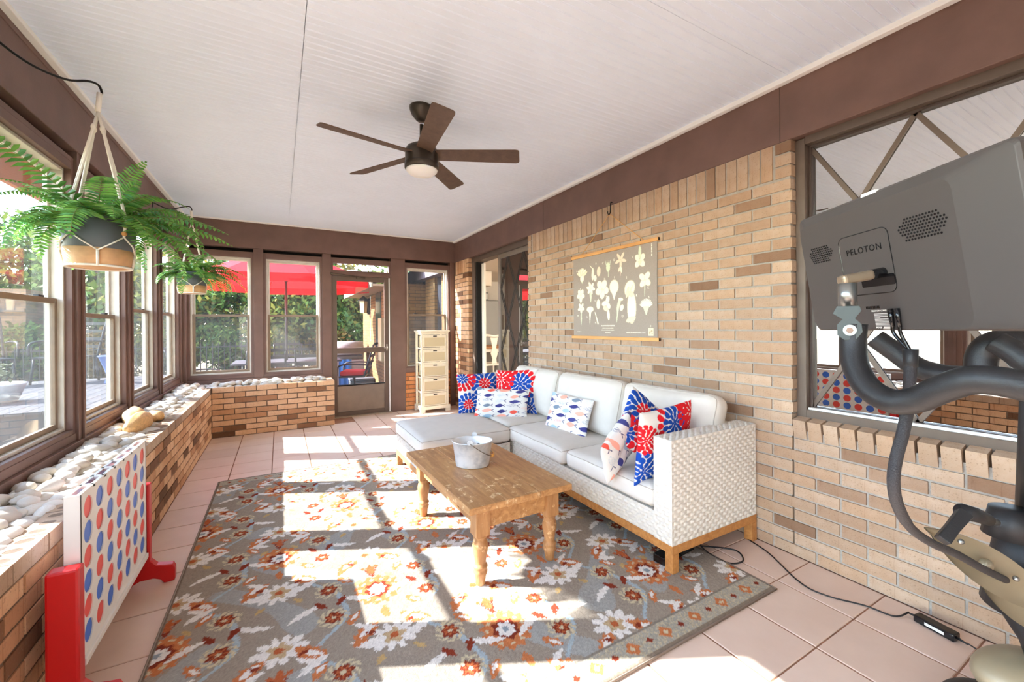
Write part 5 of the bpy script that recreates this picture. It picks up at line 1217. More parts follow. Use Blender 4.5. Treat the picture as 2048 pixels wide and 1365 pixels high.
# cable
CB = simple('braided_cable', rgb(48, 46, 48), 0.7, bump=0.6, bscale=260)
c1 = S(0.294, 0.290, 0.024); c2 = S(0.312, 0.290, 0.024); ck = Vector((1.2899, 0.3880, 1.2529))
for c in (c1, c2):
    MB().tube([c, c - E2 * 0.022, c - E2 * 0.045], [0.0062, 0.0058, 0.0042], 10).build('cable_plug', GLO, bk, True)
    MB().tube(smooth_path([c - E2 * 0.040, c - E2 * 0.062, ck], 5), 0.0042, 8).build('cable_lead', GLO, bk, True)
MB().tube([ck + Vector((0, 0, 0.006)), ck + Vector((0, 0, -0.022)), ck + Vector((0, 0, -0.036))], [0.0145, 0.0135, 0.0135], 14).build('cable_collar', RUB, bk, True)
MB().tube(smooth_path([(1.2898, 0.3881, 1.2282), (1.2808, 0.3874, 1.1762), (1.2697, 0.3878, 1.1189), (1.2461, 0.3896, 1.0637), (1.2263, 0.3951, 1.0080), (1.2145, 0.3959, 0.9585), (1.2481, 0.4000, 0.8985), (1.3262, 0.4020, 0.8263), (1.4388, 0.3961, 0.7618), (1.5828, 0.3840, 0.6972), (1.7446, 0.3734, 0.6175), (1.9072, 0.3624, 0.5421)], 7), [0.0120] * 48 + [0.0105] * 30, 12).build('braided_cable', CB, bk, True)
# handlebar slider, clamp lever and frame below
MB().tube([(1.5816, 0.4134, 0.7219), (1.6156, 0.4023, 0.7526), (1.6647, 0.3896, 0.7878)], [0.0211, 0.0191, 0.0218], 4).build('clamp_lever', RUB, bk, bevel=0.003)
MB().tube([(1.6712, 0.3940, 0.7888), (1.7283, 0.3837, 0.7713), (1.7892, 0.3725, 0.7472)], [0.0218, 0.0205, 0.0172], 14).build('lever_hub', RUB, bk, True)
MB().tube([(1.7854, 0.3746, 0.7487), (1.8408, 0.3664, 0.7302)], 0.0105, 12).build('lever_bolt', STEEL, bk, True)
MB().tube([(1.9505, 0.3576, 0.7490), (1.9527, 0.3563, 0.6662)], [0.0475, 0.066], 20).build('clamp_head', RUB, bk, True)
MB().tube([(2.0821, 0.3444, 0.7055), (1.6864, 0.2639, 1.1220)], 0.030, 16).build('handlebar_stem', RUB, bk, True)
MB().tube([(2.0874, 0.3415, 0.6576), (2.0701, 0.3512, 0.5619), (2.0815, 0.3746, 0.3926)], [0.0726, 0.0766, 0.0792], 24).build('frame_neck', RUB, bk, True)
def leaf_plate(name, a, b, w, t, dip, mat):
    a, b = Vector(a), Vector(b); d = (b - a); L = d.length; d.normalize(); u = (RT * 0.55 + UP * 0.83); s = (u - d * u.dot(d)).normalized(); nn = d.cross(s)
    V = []; n_, m_ = 18, 9
    for i in range(n_ + 1):
        q = i / n_; hw = w * math.sin(PI * min(1.0, q * 0.80 + 0.02)) ** 0.7
        for j in range(m_ + 1):
            v = 2 * j / m_ - 1; V.append(a + d * (L * q) + s * (hw * v) + nn * (dip * (1 - v * v)))
    W2 = [p + nn * -t for p in V]; N_ = len(V); Fc = []
    for i in range(n_):
        for j in range(m_):
            k = i * (m_ + 1) + j; Fc += [(k, k + 1, k + m_ + 2, k + m_ + 1), (N_ + k + m_ + 1, N_ + k + m_ + 2, N_ + k + 1, N_ + k)]
    return MB().add(V + W2, Fc).build(name, mat, bk, True)
leaf_plate('sweat_guard', (1.6880, 0.4603, 0.6999), (1.9575, 0.3089, 0.4957), 0.058, 0.005, -0.022, TANP)
leaf_plate('sweat_guard', (1.8445, 0.4102, 0.5847), (2.0447, 0.2898, 0.3944), 0.062, 0.005, -0.024, TANP)
for q in ((1.7317, 0.4128, 0.6802), (1.9021, 0.3400, 0.5585)): MB().ball(q, 0.008, 0.008, 0.008, 10, 6).build('guard_screw', STEEL, bk, True)
MB().ball((1.8143, 0.3813, 0.6048), 0.021, 0.016, 0.017, 12, 8).build('guard_knob', TANP, bk, True)
# lower frame, front stabiliser and flywheel cover
MB().tube([(2.1092, 0.3751, 0.4322), (2.10, 0.30, 0.32), (2.12, 0.26, 0.14)], [0.07, 0.075, 0.075], 16).build('frame_tube', RUB, bk, True)
MB().ball((2.1019, 0.3562, 0.1679), 0.150, 0.100, 0.078, 24, 16, Matrix.Rotation(-0.5, 3, 'Z')).build('flywheel_cover', TANP, bk, True)
MB().lathe([(0.0, 0.050), (0.17, 0.050), (0.192, 0.044), (0.198, 0.028), (0.196, 0.0), (0.0, 0.0)], 44, (2.03, 0.345, 0.0)).build('front_base', RUB, bk, True)
MB().tube([(2.03, 0.345, 0.04), (2.12, 0.26, 0.14)], 0.045, 12).build('base_link', RUB, bk, True)

# ================================================================== CABLES ON THE FLOOR
CBL = simple('cable_black', rgb(30, 28, 28), 0.5)
ad = thing('power_adapter', 'black power adapter brick with white sticker on the floor by the brick wall', 'power adapter', (2.44, 0.66, 0))
adc = Vector((2.447, 0.660, 0.016)); dv = Vector((-0.18, -0.98, 0)).normalized(); sv_ = Vector((dv.y, -dv.x, 0))
bd_ = MB().obox(adc, dv * 0.068, sv_ * 0.023, Vector((0, 0, 0.0155))).build('adapter_body', GLO, ad, bevel=0.005, seg=3)
MB().obox(adc + dv * 0.004 - sv_ * -0.0232, dv * 0.032, sv_ * 0.0004, Vector((0, 0, 0.006))).build('sticker', LBL, bd_) if sv_.x < 0 else MB().obox(adc + dv * 0.004 - sv_ * 0.0232, dv * 0.032, sv_ * 0.0004, Vector((0, 0, 0.006))).build('sticker', LBL, bd_)
for e in (-1, 1): MB().tube([adc + dv * 0.066 * e, adc + dv * 0.10 * e - Vector((0, 0, 0.004))], [0.006, 0.003], 8).build('strain_relief', CBL, ad, True)
MB().tube(smooth_path([(2.49, 1.50, 0.004), (2.44, 1.35, 0.004), (2.30, 1.12, 0.004), (2.30, 1.00, 0.004), (2.37, 0.88, 0.004), (2.39, 0.78, 0.008), tuple(adc - dv * 0.095)], 8), 0.0035, 8).build('cord', CBL, ad, True)
MB().tube(smooth_path([tuple(adc + dv * 0.098), (2.42, 0.50, 0.006), (2.40, 0.42, 0.005), (2.30, 0.28, 0.005)], 6), 0.0028, 8).build('cord', CBL, ad, True)
ps = thing('power_strip', 'black power box on the rug under the sofa arm', 'power strip', (1.93, 1.58, 0.012))
MB().obox((1.945, 1.60, 0.034), Vector((0.145, 0.015, 0)), Vector((-0.003, 0.035, 0)), Vector((0, 0, 0.022))).build('box_body', GLO, ps, bevel=0.004)
MB().tube(smooth_path([(2.09, 1.62, 0.03), (2.16, 1.60, 0.008), (2.30, 1.47, 0.006), (2.24, 1.38, 0.006), (2.15, 1.40, 0.006), (2.13, 1.50, 0.010), (2.20, 1.62, 0.006), (2.40, 1.68, 0.005), (2.50, 1.70, 0.005)], 8), 0.0042, 8).build('cord', CBL, ps, True)

# ================================================================== KITCHEN SEEN THROUGH THE SLIDING DOOR
CWH = simple('chair_white', rgb(232, 226, 214), 0.5); CTAB = make_wood('kitchen_wood', rgb(196, 140, 90), rgb(150, 98, 58))
kc = thing('dining_chair', 'white wooden dining chair inside the sliding door', 'chair', (4.0, 8.15, 0))
kx, ky = 4.0, 8.15
MB().box(kx - .24, ky - .22, 0.47, kx + .24, ky + .24, 0.51).build('seat', CWH, kc, bevel=0.01)
for dx in (-.21, .21):
    MB().tube([(kx + dx * .95, ky - .20, 0), (kx + dx * .95, ky - .20, .47)], [.016, .024], 10).build('leg', CWH, kc, True); MB().tube([(kx + dx, ky + .22, 0), (kx + dx, ky + .22, .50)], [.016, .022], 10).build('leg', CWH, kc, True)
    MB().tube([(kx + dx, ky - .22, .5), (kx + dx * 1.05, ky - .25, 1.10)], .020, 10).build('back_post', CWH, kc, True)
MB().tube(smooth_path([(kx - .29, ky - .26, 1.06), (kx - .2, ky - .26, 1.125), (kx, ky - .265, 1.10), (kx + .2, ky - .26, 1.125), (kx + .29, ky - .26, 1.06)], 6), .028, 10).build('top_rail', CWH, kc, True)
MB().prism([(-.06, .52), (.06, .52), (.045, .62), (.085, .74), (.045, .86), (.09, 1.08), (-.09, 1.08), (-.045, .86), (-.085, .74), (-.045, .62)], lambda q: (kx + q[0], ky - .235, q[1]), lambda q: (kx + q[0], ky - .250, q[1])).build('back_splat', CWH, kc)
for z in (.16, .27): MB().tube([(kx - .20, ky - .2, z), (kx + .20, ky - .2, z)], .012, 8).build('stretcher', CWH, kc, True)
kt = thing('dining_table', 'wood-topped white dining table behind the white chair', 'table', (4.35, 8.95, 0))
MB().box(3.75, 8.62, 0.80, 5.2, 9.5, 0.845).build('table_top', CTAB, kt, bevel=0.006); MB().box(3.85, 8.70, 0.71, 5.1, 9.42, 0.80).build('apron', CWH, kt)
for x in (3.9, 5.05):
    for y in (8.75, 9.37): MB().tube([(x, y, 0), (x, y, .3), (x, y, .72)], [.03, .045, .04], 12).build('leg', CWH, kt, True)
fg = thing('refrigerator', 'tall grey refrigerator inside the house behind the sliding door', 'refrigerator', (4.75, 10.0, 0))
MB().box(4.25, 9.75, 0.02, 5.3, 10.28, 2.0).build('body', simple('fridge_side', rgb(126, 126, 122), 0.5), fg, bevel=0.01); MB().box(4.27, 9.71, 0.05, 5.28, 9.745, 1.98).build('door', simple('fridge_door', rgb(146, 146, 142), 0.4), fg, bevel=0.01)
for z in (1.0, 1.2): MB().tube([(4.33, 9.70, z), (4.33, 9.68, z)], .03, 10).build('door_knob', BLACKM, fg)
sg = tag(MB().box(4.38, 9.76, 2.002, 4.78, 9.80, 2.20).build('framed_sign', BLACKM, None, bevel=.004), 'small framed sign on top of the refrigerator', 'sign'); MB().box(4.40, 9.755, 2.02, 4.76, 9.76, 2.18).build('sign_face', simple('sign_face', rgb(196, 196, 192), .6), sg)
uc = thing('wall_cabinet', 'cream upper cabinet hanging from the kitchen ceiling', 'cabinet', (4.0, 8.3, 2.2)); MB().box(3.55, 8.3, 2.22, 4.15, 8.62, 2.55).build('body', simple('cab_cream', rgb(216, 208, 190), .6), uc, bevel=.004); MB().box(3.57, 8.285, 2.24, 4.13, 8.30, 2.54).build('cabinet_door', simple('cab_cream2', rgb(222, 214, 198), .6), uc, bevel=.003)
lampm = NT('added_lamp_glow'); lampm.b.inputs['Emission Color'].default_value = (1, 0.93, 0.82, 1); lampm.b.inputs['Emission Strength'].default_value = 70.0  # emission of an added lamp, out of view, that brightens the kitchen
kl = thing('added_lamp', 'unseen ceiling lamp added to brighten the kitchen', 'lamp', (6.4, 4.2, 2.55)); MB().lathe([(0.0, 2.47), (0.2, 2.49), (0.24, 2.53), (0.24, 2.56)], 24, (6.4, 4.2, 0)).build('added_lamp_bowl', lampm.m, kl, True)

# ================================================================== OUTSIDE
GZ = -0.16
GRASS = simple('dry_lawn', rgb(112, 92, 56), 0.95, var=0.35, vscale=1.6, bump=0.4, bscale=40)
g = struct(MB().box(-40, -30, GZ - 0.3, 40, 60, GZ).build('ground', GRASS))
PATIO = simple('patio_concrete', rgb(98, 93, 86), 0.9, var=0.12, vscale=1.2)
struct(MB().box(-1.9, 6.66, GZ, 1.9, 10.6, GZ + 0.03).build('floor_patio', PATIO))
tag(MB().box(-0.3, 8.2, GZ + .03, 1.75, 9.7, GZ + 0.038).build('outdoor_mat', simple('blue_mat', rgb(140, 168, 186), .9, var=.1)), 'pale blue outdoor mat under the patio chair', 'mat')
DECKM = make_wood('deck_grey', rgb(88, 84, 84), rgb(66, 62, 64), (6, 1, 6), 0.8)
dk = thing('deck', 'raised grey plank deck outside the left windows', 'deck', (-3.2, 8.1, GZ))
MB().box(-4.55, 6.30, GZ, -1.85, 9.95, 0.415).build('deck_frame', simple('deck_skirt', rgb(70, 66, 66), .9), dk)
pk = MB().box(-0.066, -1.85, 0, 0.066, 1.85, 0.03).mesh('plank', DECKM)
for k in range(20):
    o = bpy.data.objects.new('plank', pk); COL.objects.link(o); o.location = (-4.50 + k * 0.139, 8.12, 0.416); attach(o, dk)
# brick materials for far walls
def far_brick(name, c1, c2, mort):
    m = NT(name); m.set(0.9, 0, 0.2); v = m.coords('Object'); mp = m.n.new('ShaderNodeMapping'); m.link(v, mp.inputs['Vector'])
    sx = m.n.new('ShaderNodeSeparateXYZ'); m.link(v, sx.inputs[0]); ad_ = m.node('ShaderNodeMath', operation='ADD'); m.link(sx.outputs[0], ad_.inputs[0]); m.link(sx.outputs[1], ad_.inputs[1]); cb = m.n.new('ShaderNodeCombineXYZ'); m.link(ad_.outputs[0], cb.inputs[0]); m.link(sx.outputs[2], cb.inputs[1])
    b = m.node('ShaderNodeTexBrick'); m.link(cb.outputs[0], b.inputs['Vector']); b.inputs['Scale'].default_value = 1; b.inputs['Brick Width'].default_value = 0.2265; b.inputs['Row Height'].default_value = 0.0686; b.inputs['Mortar Size'].default_value = 0.006
    b.inputs['Color1'].default_value = c1; b.inputs['Color2'].default_value = c2; b.inputs['Mortar'].default_value = mort; m.base(b.outputs['Color']); m.bump(b.outputs['Fac'], -0.4, 0.01); return m.m
FB = far_brick('house_brick', rgb(124, 94, 58), rgb(110, 80, 46), rgb(74, 60, 42)); FB2 = far_brick('outbuilding_brick', rgb(140, 110, 86), rgb(124, 96, 74), rgb(106, 94, 82))
DGL = simple('dark_window', rgb(46, 48, 54), 0.2)
hw_ = thing('house_wing', 'sunlit brick house wing with a white-edged roof seen through the storm door', 'building', (3.2, 9.7, GZ))
MB().box(1.88, 8.25, GZ, 2.74, 11.2, 2.18).build('wall', FB, hw_); MB().box(2.74, 10.45, GZ, 5.0, 11.2, 2.18).build('wall', FB, hw_)
MB().add([(1.50, 7.9, 2.14), (1.50, 11.6, 2.14), (2.78, 11.6, 2.72), (2.78, 7.9, 2.72), (1.50, 7.9, 2.20), (1.50, 11.6, 2.20), (2.78, 11.6, 2.78), (2.78, 7.9, 2.78)], [(0, 1, 2, 3), (7, 6, 5, 4), (0, 3, 7, 4), (1, 5, 6, 2), (0, 4, 5, 1)]).build('roof', simple('shingle_grey', rgb(96, 94, 90), .9, var=.15), hw_)
MB().box(1.47, 7.9, 2.06, 1.50, 11.6, 2.20).build('fascia', simple('fascia_cream', rgb(140, 128, 104), .6), hw_); MB().box(1.50, 7.9, 2.08, 1.88, 11.6, 2.12).build('soffit', simple('soffit_tan', rgb(170, 138, 104), .7), hw_)
wdw = MB().box(1.865, 9.0, 0.95, 1.885, 9.55, 2.05).build('window', DGL, hw_); MB().box(1.855, 8.97, 0.90, 1.88, 9.58, 0.95).build('window_sill', BROWND, wdw)
tag(MB().box(1.79, 8.62, 0.62, 1.872, 8.92, 1.50).build('utility_panel', simple('panel_beige', rgb(160, 146, 112), .6), None, bevel=.008), 'beige utility panel box on the outside brick wall', 'utility box')
ln = thing('wall_lantern', 'dark framed lantern on the outside brick wall corner', 'lantern', (1.79, 10.3, 1.7))
MB().box(1.83, 10.26, 1.62, 1.88, 10.36, 2.0).build('back_plate', BLACKM, ln); MB().lathe([(.13, 0), (.13, .02), (.02, .12), (0, .13)], 4, (1.74, 10.3, 1.93)).build('hood', BLACKM, ln)
MB().lathe([(.075, 0), (.10, .28)], 4, (1.74, 10.3, 1.65)).build('lantern_glass', simple('lantern_pane', rgb(222, 206, 160), .3), ln)
for a in range(4): 
    q = a * PI / 2; MB().tube([(1.74 + .077 * math.cos(q), 10.3 + .077 * math.sin(q), 1.65), (1.74 + .102 * math.cos(q), 10.3 + .102 * math.sin(q), 1.93)], .008, 6).build('lantern_bar', BLACKM, ln)
pw_ = struct(MB().box(2.64, 6.66, GZ, 2.785, 10.4, 2.5).build('wall_outer', DGL))
for y0, y1 in ((6.93, 7.22), (7.62, 8.18), (8.56, 9.15)): MB().box(2.585, y0, GZ, 2.645, y1, 2.36).build('brick_pier', FB, pw_)
MB().box(2.45, 6.66, 2.26, 2.74, 10.4, 2.50).build('eave_beam', simple('eave_grey', rgb(104, 90, 92), .7), pw_); MB().box(2.592, 6.66, GZ, 2.645, 10.4, 0.55).build('brick_base', FB, pw_)
ob = thing('outbuilding', 'low brown brick building beyond the deck outside the left window', 'building', (-8, 14.4, GZ))
MB().box(-12.5, 13.8, GZ, -5.1, 16, 2.25).build('wall', FB2, ob); MB().box(-8.5, 13.76, 1.25, -6.35, 13.82, 2.1).build('window', simple('ob_win', rgb(90, 92, 96), .4), ob); MB().box(-12.5, 13.7, 1.72, -5.1, 13.8, 1.80).build('ledge', simple('ob_ledge', rgb(96, 82, 72), .8), ob)
# fence
fn = thing('picket_fence', 'black metal picket fence along the lawn behind the patio', 'fence', (-3.0, 12.6, GZ))
for z in (GZ + 0.15, GZ + 1.0): MB().box(-9.5, 12.58, z, 1.6, 12.62, z + 0.03).build('rail', BLACKM, fn)
pk2 = MB().box(-0.009, -0.009, 0, 0.009, 0.009, 1.12).mesh('picket', BLACKM)
for k in range(93):
    o = bpy.data.objects.new('picket', pk2); COL.objects.link(o); o.location = (-9.5 + k * 0.12, 12.6, GZ); attach(o, fn)
# umbrella
RU = NT('red_canvas'); RU.base(rgb(214, 34, 40)); RU.set(0.8, 0, 0.1); _tl = RU.node('ShaderNodeBsdfTranslucent', Color=rgb(236, 30, 30)); _mx = RU.n.new('ShaderNodeMixShader'); _mx.inputs['Fac'].default_value = 0.45
RU.link(RU.b.outputs[0], _mx.inputs[1]); RU.link(_tl.outputs[0], _mx.inputs[2]); RU.link(_mx.outputs[0], RU.out.inputs['Surface']); RU = RU.m
ux, uy = 0.11, 9.06
um = thing('patio_umbrella', 'large open red patio umbrella over the outdoor table', 'umbrella', (ux, uy, GZ))
MB().tube([(ux, uy, GZ + .03), (ux, uy, 2.86)], 0.024, 12).build('pole', simple('umbrella_pole', rgb(64, 56, 52), .5), um, True)
NS, RU_ = 8, 1.62; V = [(ux, uy, 2.86)]; Fc = []
for k in range(NS):
    a = 2 * PI * k / NS + 0.2
    for j, (r, z) in enumerate(((0.54, 2.66), (1.08, 2.44), (1.62, 2.20), (1.625, 2.06))): V.append((ux + r * math.cos(a), uy + r * math.sin(a), z))
for k in range(NS):
    a, b = 1 + k * 4, 1 + ((k + 1) % NS) * 4; Fc.append((0, a, b)); 
    for j in range(3): Fc.append((a + j, a + j + 1, b + j + 1, b + j))
MB().add(V, Fc).build('canopy', RU, um)
for k in range(NS):
    a = 2 * PI * k / NS + 0.2; c, s = math.cos(a), math.sin(a)
    rb_ = MB().tube([(ux, uy, 2.84), (ux + 1.60 * c, uy + 1.60 * s, 2.185)], 0.009, 6).build('rib', BROWND, um); MB().tube([(ux + .03 * c, uy + .03 * s, 2.25), (ux + .80 * c, uy + .80 * s, 2.52)], 0.008, 6).build('strut', BROWND, rb_)
MB().tube([(ux, uy, 2.20), (ux, uy, 2.30)], 0.045, 12).build('hub', BROWND, um, True)
# patio table and chairs
BLK = simple('patio_black', rgb(44, 42, 42), .5, .3); CUSH = simple('red_cushion', rgb(168, 40, 44), .9)
pt_ = thing('patio_table', 'long dark metal patio table under the red umbrella', 'table', (0.1, 9.1, GZ))
GT = simple('table_glass_grey', rgb(70, 72, 76), .6); MB().box(-0.75, 8.62, 0.655, 1.05, 9.62, 0.69).build('table_top', GT, pt_, bevel=.005)
for x in (-.62, .92):
    for y in (8.74, 9.5): MB().tube([(x, y, GZ + .03), (x, y, .655)], .028, 10).build('leg', BLK, pt_, True)
def pchair(x, y, rz, label, red=True, z0=None, swivel=False):
    z0 = GZ + .03 if z0 is None else z0
    M = Matrix.Translation((x, y, z0)) @ Matrix.Rotation(rz, 4, 'Z'); t = thing('patio_chair', label, 'chair', (x, y, z0), 'black patio chairs')
    def add(m, n_, mat, s=False, bevel=0): me = m.mesh(n_, mat, s); me.transform(M); return link(n_, me, t, bevel)
    add(MB().box(-.26, -.25, .40, .26, .25, .43), 'seat', BLK); 
    if red: add(cushion_mb(.50, .48, .10, .035, .02, 8)[0], 'seat_cushion', CUSH, True).data.transform(M.inverted() @ Matrix.Identity(4) if False else Matrix.Translation((0, 0, 0.48)))
    for sx_ in (-1, 1):
        add(MB().tube(smooth_path([(sx_ * .27, .25, .42), (sx_ * .27, .34, .75), (sx_ * .27, .44, 1.08)], 4), .017, 8), 'back_post', BLK, True); add(MB().tube(smooth_path([(sx_ * .30, .30, .66), (sx_ * .31, .0, .68), (sx_ * .30, -.24, .64), (sx_ * .29, -.27, .45)], 5), .016, 8), 'armrest', BLK, True)
    for zz in (.55, .68, .81, .94, 1.06): add(MB().box(-.26, .28 + (zz - .45) * .26, zz, .26, .30 + (zz - .45) * .26, zz + .05), 'back_slat', BLK)
    if swivel:
        add(MB().tube([(0, 0, .15), (0, 0, .41)], .03, 10), 'swivel_post', BLK, True)
        for a in range(4): q = a * PI / 2 + .4; add(MB().tube(smooth_path([(0, 0, .20), (.16 * math.cos(q), .16 * math.sin(q), .10), (.32 * math.cos(q), .32 * math.sin(q), .012)], 5), .013, 8), 'base_leg', BLK, True)
    else:
        for sx_ in (-1, 1):
            for sy_ in (-1, 1): add(MB().tube([(sx_ * .25, sy_ * .23, .41), (sx_ * .27, sy_ * .27, 0)], .016, 8), 'leg', BLK, True)
    return t
pchair(1.36, 9.25, -1.9, 'black swivel patio chair with red cushion seen through the storm door', swivel=True, z0=GZ + .04)
pchair(-1.25, 9.25, 1.5, 'black patio chair at the left end of the outdoor table')
pchair(-0.25, 8.15, 3.3, 'black patio chair on the near side of the outdoor table, left one')
pchair(0.55, 8.2, 3.0, 'black patio chair on the near side of the outdoor table, right one')
pchair(0.2, 10.05, 0.1, 'black patio chair behind the outdoor table')
pchair(-3.9, 9.3, 0.6, 'black chair on the raised deck outside the nearest left window', False, 0.447); pchair(-3.05, 9.45, -0.5, 'black chair on the deck beside the blue urn', False, 0.447)
ur = tag(MB().lathe([(0, 0), (.11, 0), (.10, .02), (.07, .10), (.10, .22), (.15, .36), (.17, .42), (.19, .44), (.16, .45), (.13, .40), (0, .36)], 24, (-2.36, 9.0, 0.447)).build('urn', simple('blue_glaze', rgb(86, 104, 150), .25), None, True), 'blue glazed urn on the deck outside the second window', 'urn')
bs_ = thing('basket_planter', 'white woven basket planter on the deck edge outside the left window', 'planter', (-2.95, 7.3, 0.447)); MB().lathe([(0, 0), (.17, 0), (.24, .20), (.26, .22), (.23, .23), (0, .2)], 20, (-2.95, 7.3, .447)).build('basket', simple('basket_white', rgb(210, 214, 222), .7, bump=.6, bscale=60), bs_, True)
rg = random.Random(8)
bg = MB()
for k in range(90):
    a, e = rg.uniform(0, 6.28), rg.uniform(.3, 1.4); r = rg.uniform(.1, .3); p = Vector((-2.95 + r * math.cos(a) * math.cos(e), 7.3 + r * math.sin(a) * math.cos(e), .65 + r * math.sin(e))); d = Vector((rg.uniform(-1, 1), rg.uniform(-1, 1), rg.uniform(-1, 1))).normalized() * .035; u = d.cross(Vector((0, 0, 1))).normalized() * .02; bg.add([p - d, p + u, p + d, p - u], [(0, 1, 2, 3)])
DRYL = simple('dry_leaf', rgb(96, 98, 66), .9); bg.build('foliage', DRYL, bs_)
# things stored by the house wing
gb = thing('grill_cart', 'grey covered grill cart parked against the outside brick wall', 'grill', (1.35, 10.6, GZ)); MB().box(0.95, 10.3, GZ + .05, 1.75, 10.9, .55).build('cart', simple('cart_grey', rgb(140, 138, 134), .6), gb, bevel=.02); m = MB().tube([(0.95, 10.6, .72), (1.75, 10.6, .72)], .26, 16); m.build('lid', simple('lid_grey', rgb(120, 118, 116), .5), gb, True); MB().tube([(1.0, 10.28, .66), (1.7, 10.28, .66)], .02, 8).build('lid_handle', BLK, gb)
tag(MB().grid(10, 14, lambda a, b: (1.18 + a * .28, 10.26 + .02 * math.sin(a * 14), -.05 + b * .62)).build('towel', simple('blue_cloth', rgb(58, 120, 190), .9), None, True), 'bright blue cloth hanging on the grill cart', 'towel')
tb = thing('tool_box', 'dark grey outdoor box on the ground beside the grill cart', 'box', (1.65, 9.85, GZ)); MB().box(1.35, 9.72, GZ + .0, 1.86, 10.0, .12).build('box_body', simple('box_dark', rgb(58, 58, 60), .5), tb, bevel=.02); MB().box(1.34, 9.70, .12, 1.87, 10.02, .17).build('box_lid', simple('box_lid', rgb(74, 74, 78), .5), tb, bevel=.015)
# trees and hedge
LEAFM = []
for nm, st in (('leaf_olive', [(0, rgb(70, 80, 30)), (.5, rgb(102, 108, 40)), (1, rgb(140, 124, 50))]), ('leaf_green', [(0, rgb(44, 66, 28)), (.5, rgb(70, 96, 38)), (1, rgb(108, 120, 50))]), ('leaf_rust', [(0, rgb(84, 76, 36)), (.5, rgb(112, 92, 46)), (1, rgb(140, 104, 56))])):
    m = NT(nm); m.set(.7, 0, .2); c = m.ramp(rand_val(m), st); m.base(c); tl = m.node('ShaderNodeBsdfTranslucent'); m.link(c, tl.inputs['Color']); mx = m.n.new('ShaderNodeMixShader'); mx.inputs['Fac'].default_value = .15; m.link(m.b.outputs[0], mx.inputs[1]); m.link(tl.outputs[0], mx.inputs[2]); m.link(mx.outputs[0], m.out.inputs['Surface']); LEAFM.append(m.m)
BARK = simple('bark', rgb(92, 78, 66), .95, var=.2)
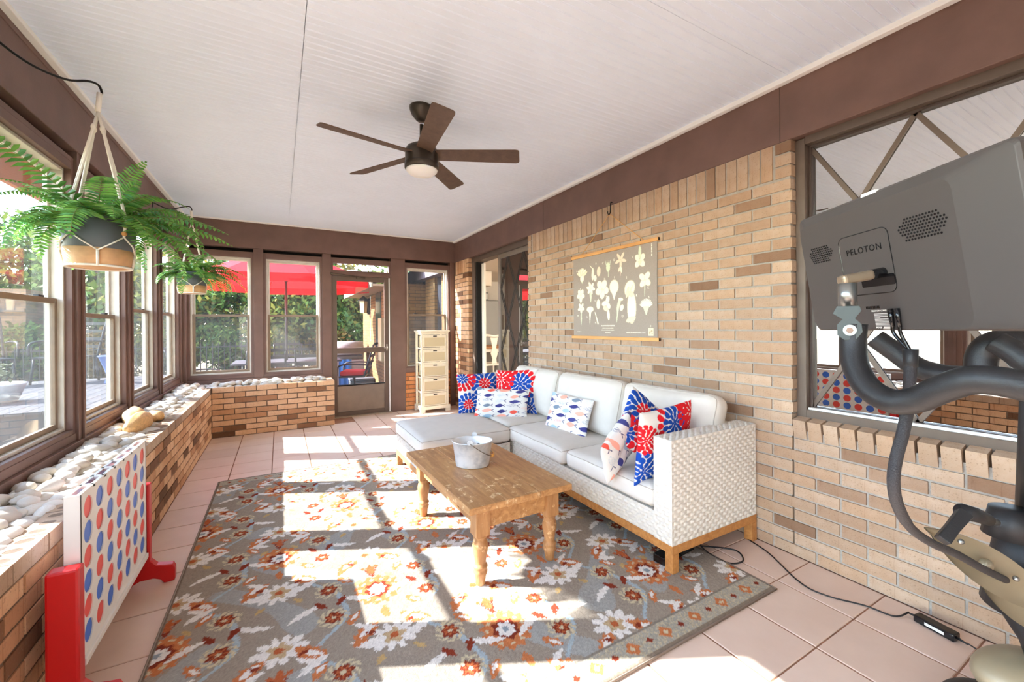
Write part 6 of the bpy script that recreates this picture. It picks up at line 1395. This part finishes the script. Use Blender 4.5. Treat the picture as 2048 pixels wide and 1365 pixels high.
def tree(x, y, h, r, kind, label, seed, n=2600, low=0.5, name='tree', cat='tree', size=0.075):
    g = np.random.default_rng(seed); t = thing(name, label, cat, (x, y, GZ), 'trees and shrubs beyond the fence')
    cc = []
    for k in range(9): a = g.uniform(0, 6.28); q = g.uniform(0, .6) * r; cc.append((x + q * math.cos(a), y + q * math.sin(a), GZ + low + r * .4 + g.uniform(0, max(.2, h - low - r * .8)), r * g.uniform(.45, .7)))
    idx = g.integers(0, 9, n); d = g.normal(size=(n, 3)); d /= np.linalg.norm(d, axis=1)[:, None]; rad = g.uniform(.55, 1.05, n) ** .5
    C = np.array([c[:3] for c in cc])[idx] + d * (np.array([c[3] for c in cc])[idx] * rad)[:, None]; C[:, 2] = np.maximum(C[:, 2], GZ + .1)
    a = g.normal(size=(n, 3)); a /= np.linalg.norm(a, axis=1)[:, None]; b = np.cross(a, g.normal(size=(n, 3))); b /= np.linalg.norm(b, axis=1)[:, None]
    s = g.uniform(.6, 1.3, n)[:, None] * size; V = np.stack([C - a * s, C + b * s * .5, C + a * s, C - b * s * .5], 1).reshape(-1, 3); Fc = np.arange(n * 4).reshape(-1, 4)
    me = bpy.data.meshes.new('foliage'); me.vertices.add(len(V)); me.vertices.foreach_set('co', V.astype(np.float32).ravel()); me.loops.add(n * 4); me.loops.foreach_set('vertex_index', Fc.astype(np.int32).ravel()); me.polygons.add(n); me.polygons.foreach_set('loop_start', np.arange(0, n * 4, 4, dtype=np.int32)); me.update(calc_edges=True); me.materials.append(LEAFM[kind]); link('foliage', me, t)
    tk = MB().tube([(x, y, GZ), (x + .1, y, GZ + h * .4), (x, y + .05, GZ + h * .8)], [.12, .09, .04], 8).build('trunk', BARK, t, True)
    br = MB()
    for c in cc[:5]: br.tube([(x, y, GZ + h * .35), ((x + c[0]) / 2, (y + c[1]) / 2, (GZ + h * .35 + c[2]) / 2 + .1), c[:3]], [.05, .035, .012], 6)
    br.build('branches', BARK, tk, True)
spec = [(-6.2, 17.0, 4.6, 2.2, 1), (-4.3, 15.2, 3.9, 1.9, 1), (-2.7, 15.0, 3.6, 1.8, 0), (-1.2, 15.4, 4.2, 1.9, 1), (0.2, 15.0, 3.5, 1.7, 0), (1.5, 15.6, 4.1, 1.9, 2), (2.8, 15.0, 3.7, 1.8, 0), (4.4, 15.6, 4.4, 2.0, 1), (1.0, 14.0, 4.2, 1.35, 1), (6.3, 17.0, 5.0, 2.4, 0)]
words = ['dense green tree far left behind the brick outbuilding corner', 'broad green tree seen through the middle left windows', 'olive bushy tree left of the red umbrella', 'green tree seen just left of the umbrella pole', 'olive yellow tree right behind the umbrella pole', 'rust tinged tree right of the umbrella pole', 'olive tree behind the patio seen through the storm door', 'tall green tree behind the house wing', 'narrow green tree seen through the storm door glass', 'big olive tree far behind the house roof']
for k, ((x, y, h, r, kd), w_) in enumerate(zip(spec, words)): tree(x, y, h, r, kd, w_, 100 + k, 5200, size=0.10)
tree(-9.3, 17.5, 4.4, 2.4, 0, 'tall olive tree rising above the brick outbuilding', 140, 5200, 1.4, size=0.10); tree(-12.2, 16.8, 4.7, 2.4, 2, 'tall rust tinged tree at the left edge of the nearest window', 141, 5200, 1.4, size=0.10)
for k in range(9): tree(-7.5 + k * 1.25, 13.5, 1.5, 0.75, (1, 0, 1, 2, 0, 1, 0, 2, 1)[k], ('low %s shrub behind the fence, %s shrub from the left' % (('green', 'olive', 'leafy green', 'rusty', 'pale olive', 'dark green', 'yellowish', 'brownish', 'bright green')[k], ('first', 'second', 'third', 'fourth', 'fifth', 'sixth', 'seventh', 'eighth', 'ninth')[k])), 200 + k, 2200, .1, 'shrub', 'shrub', .07)
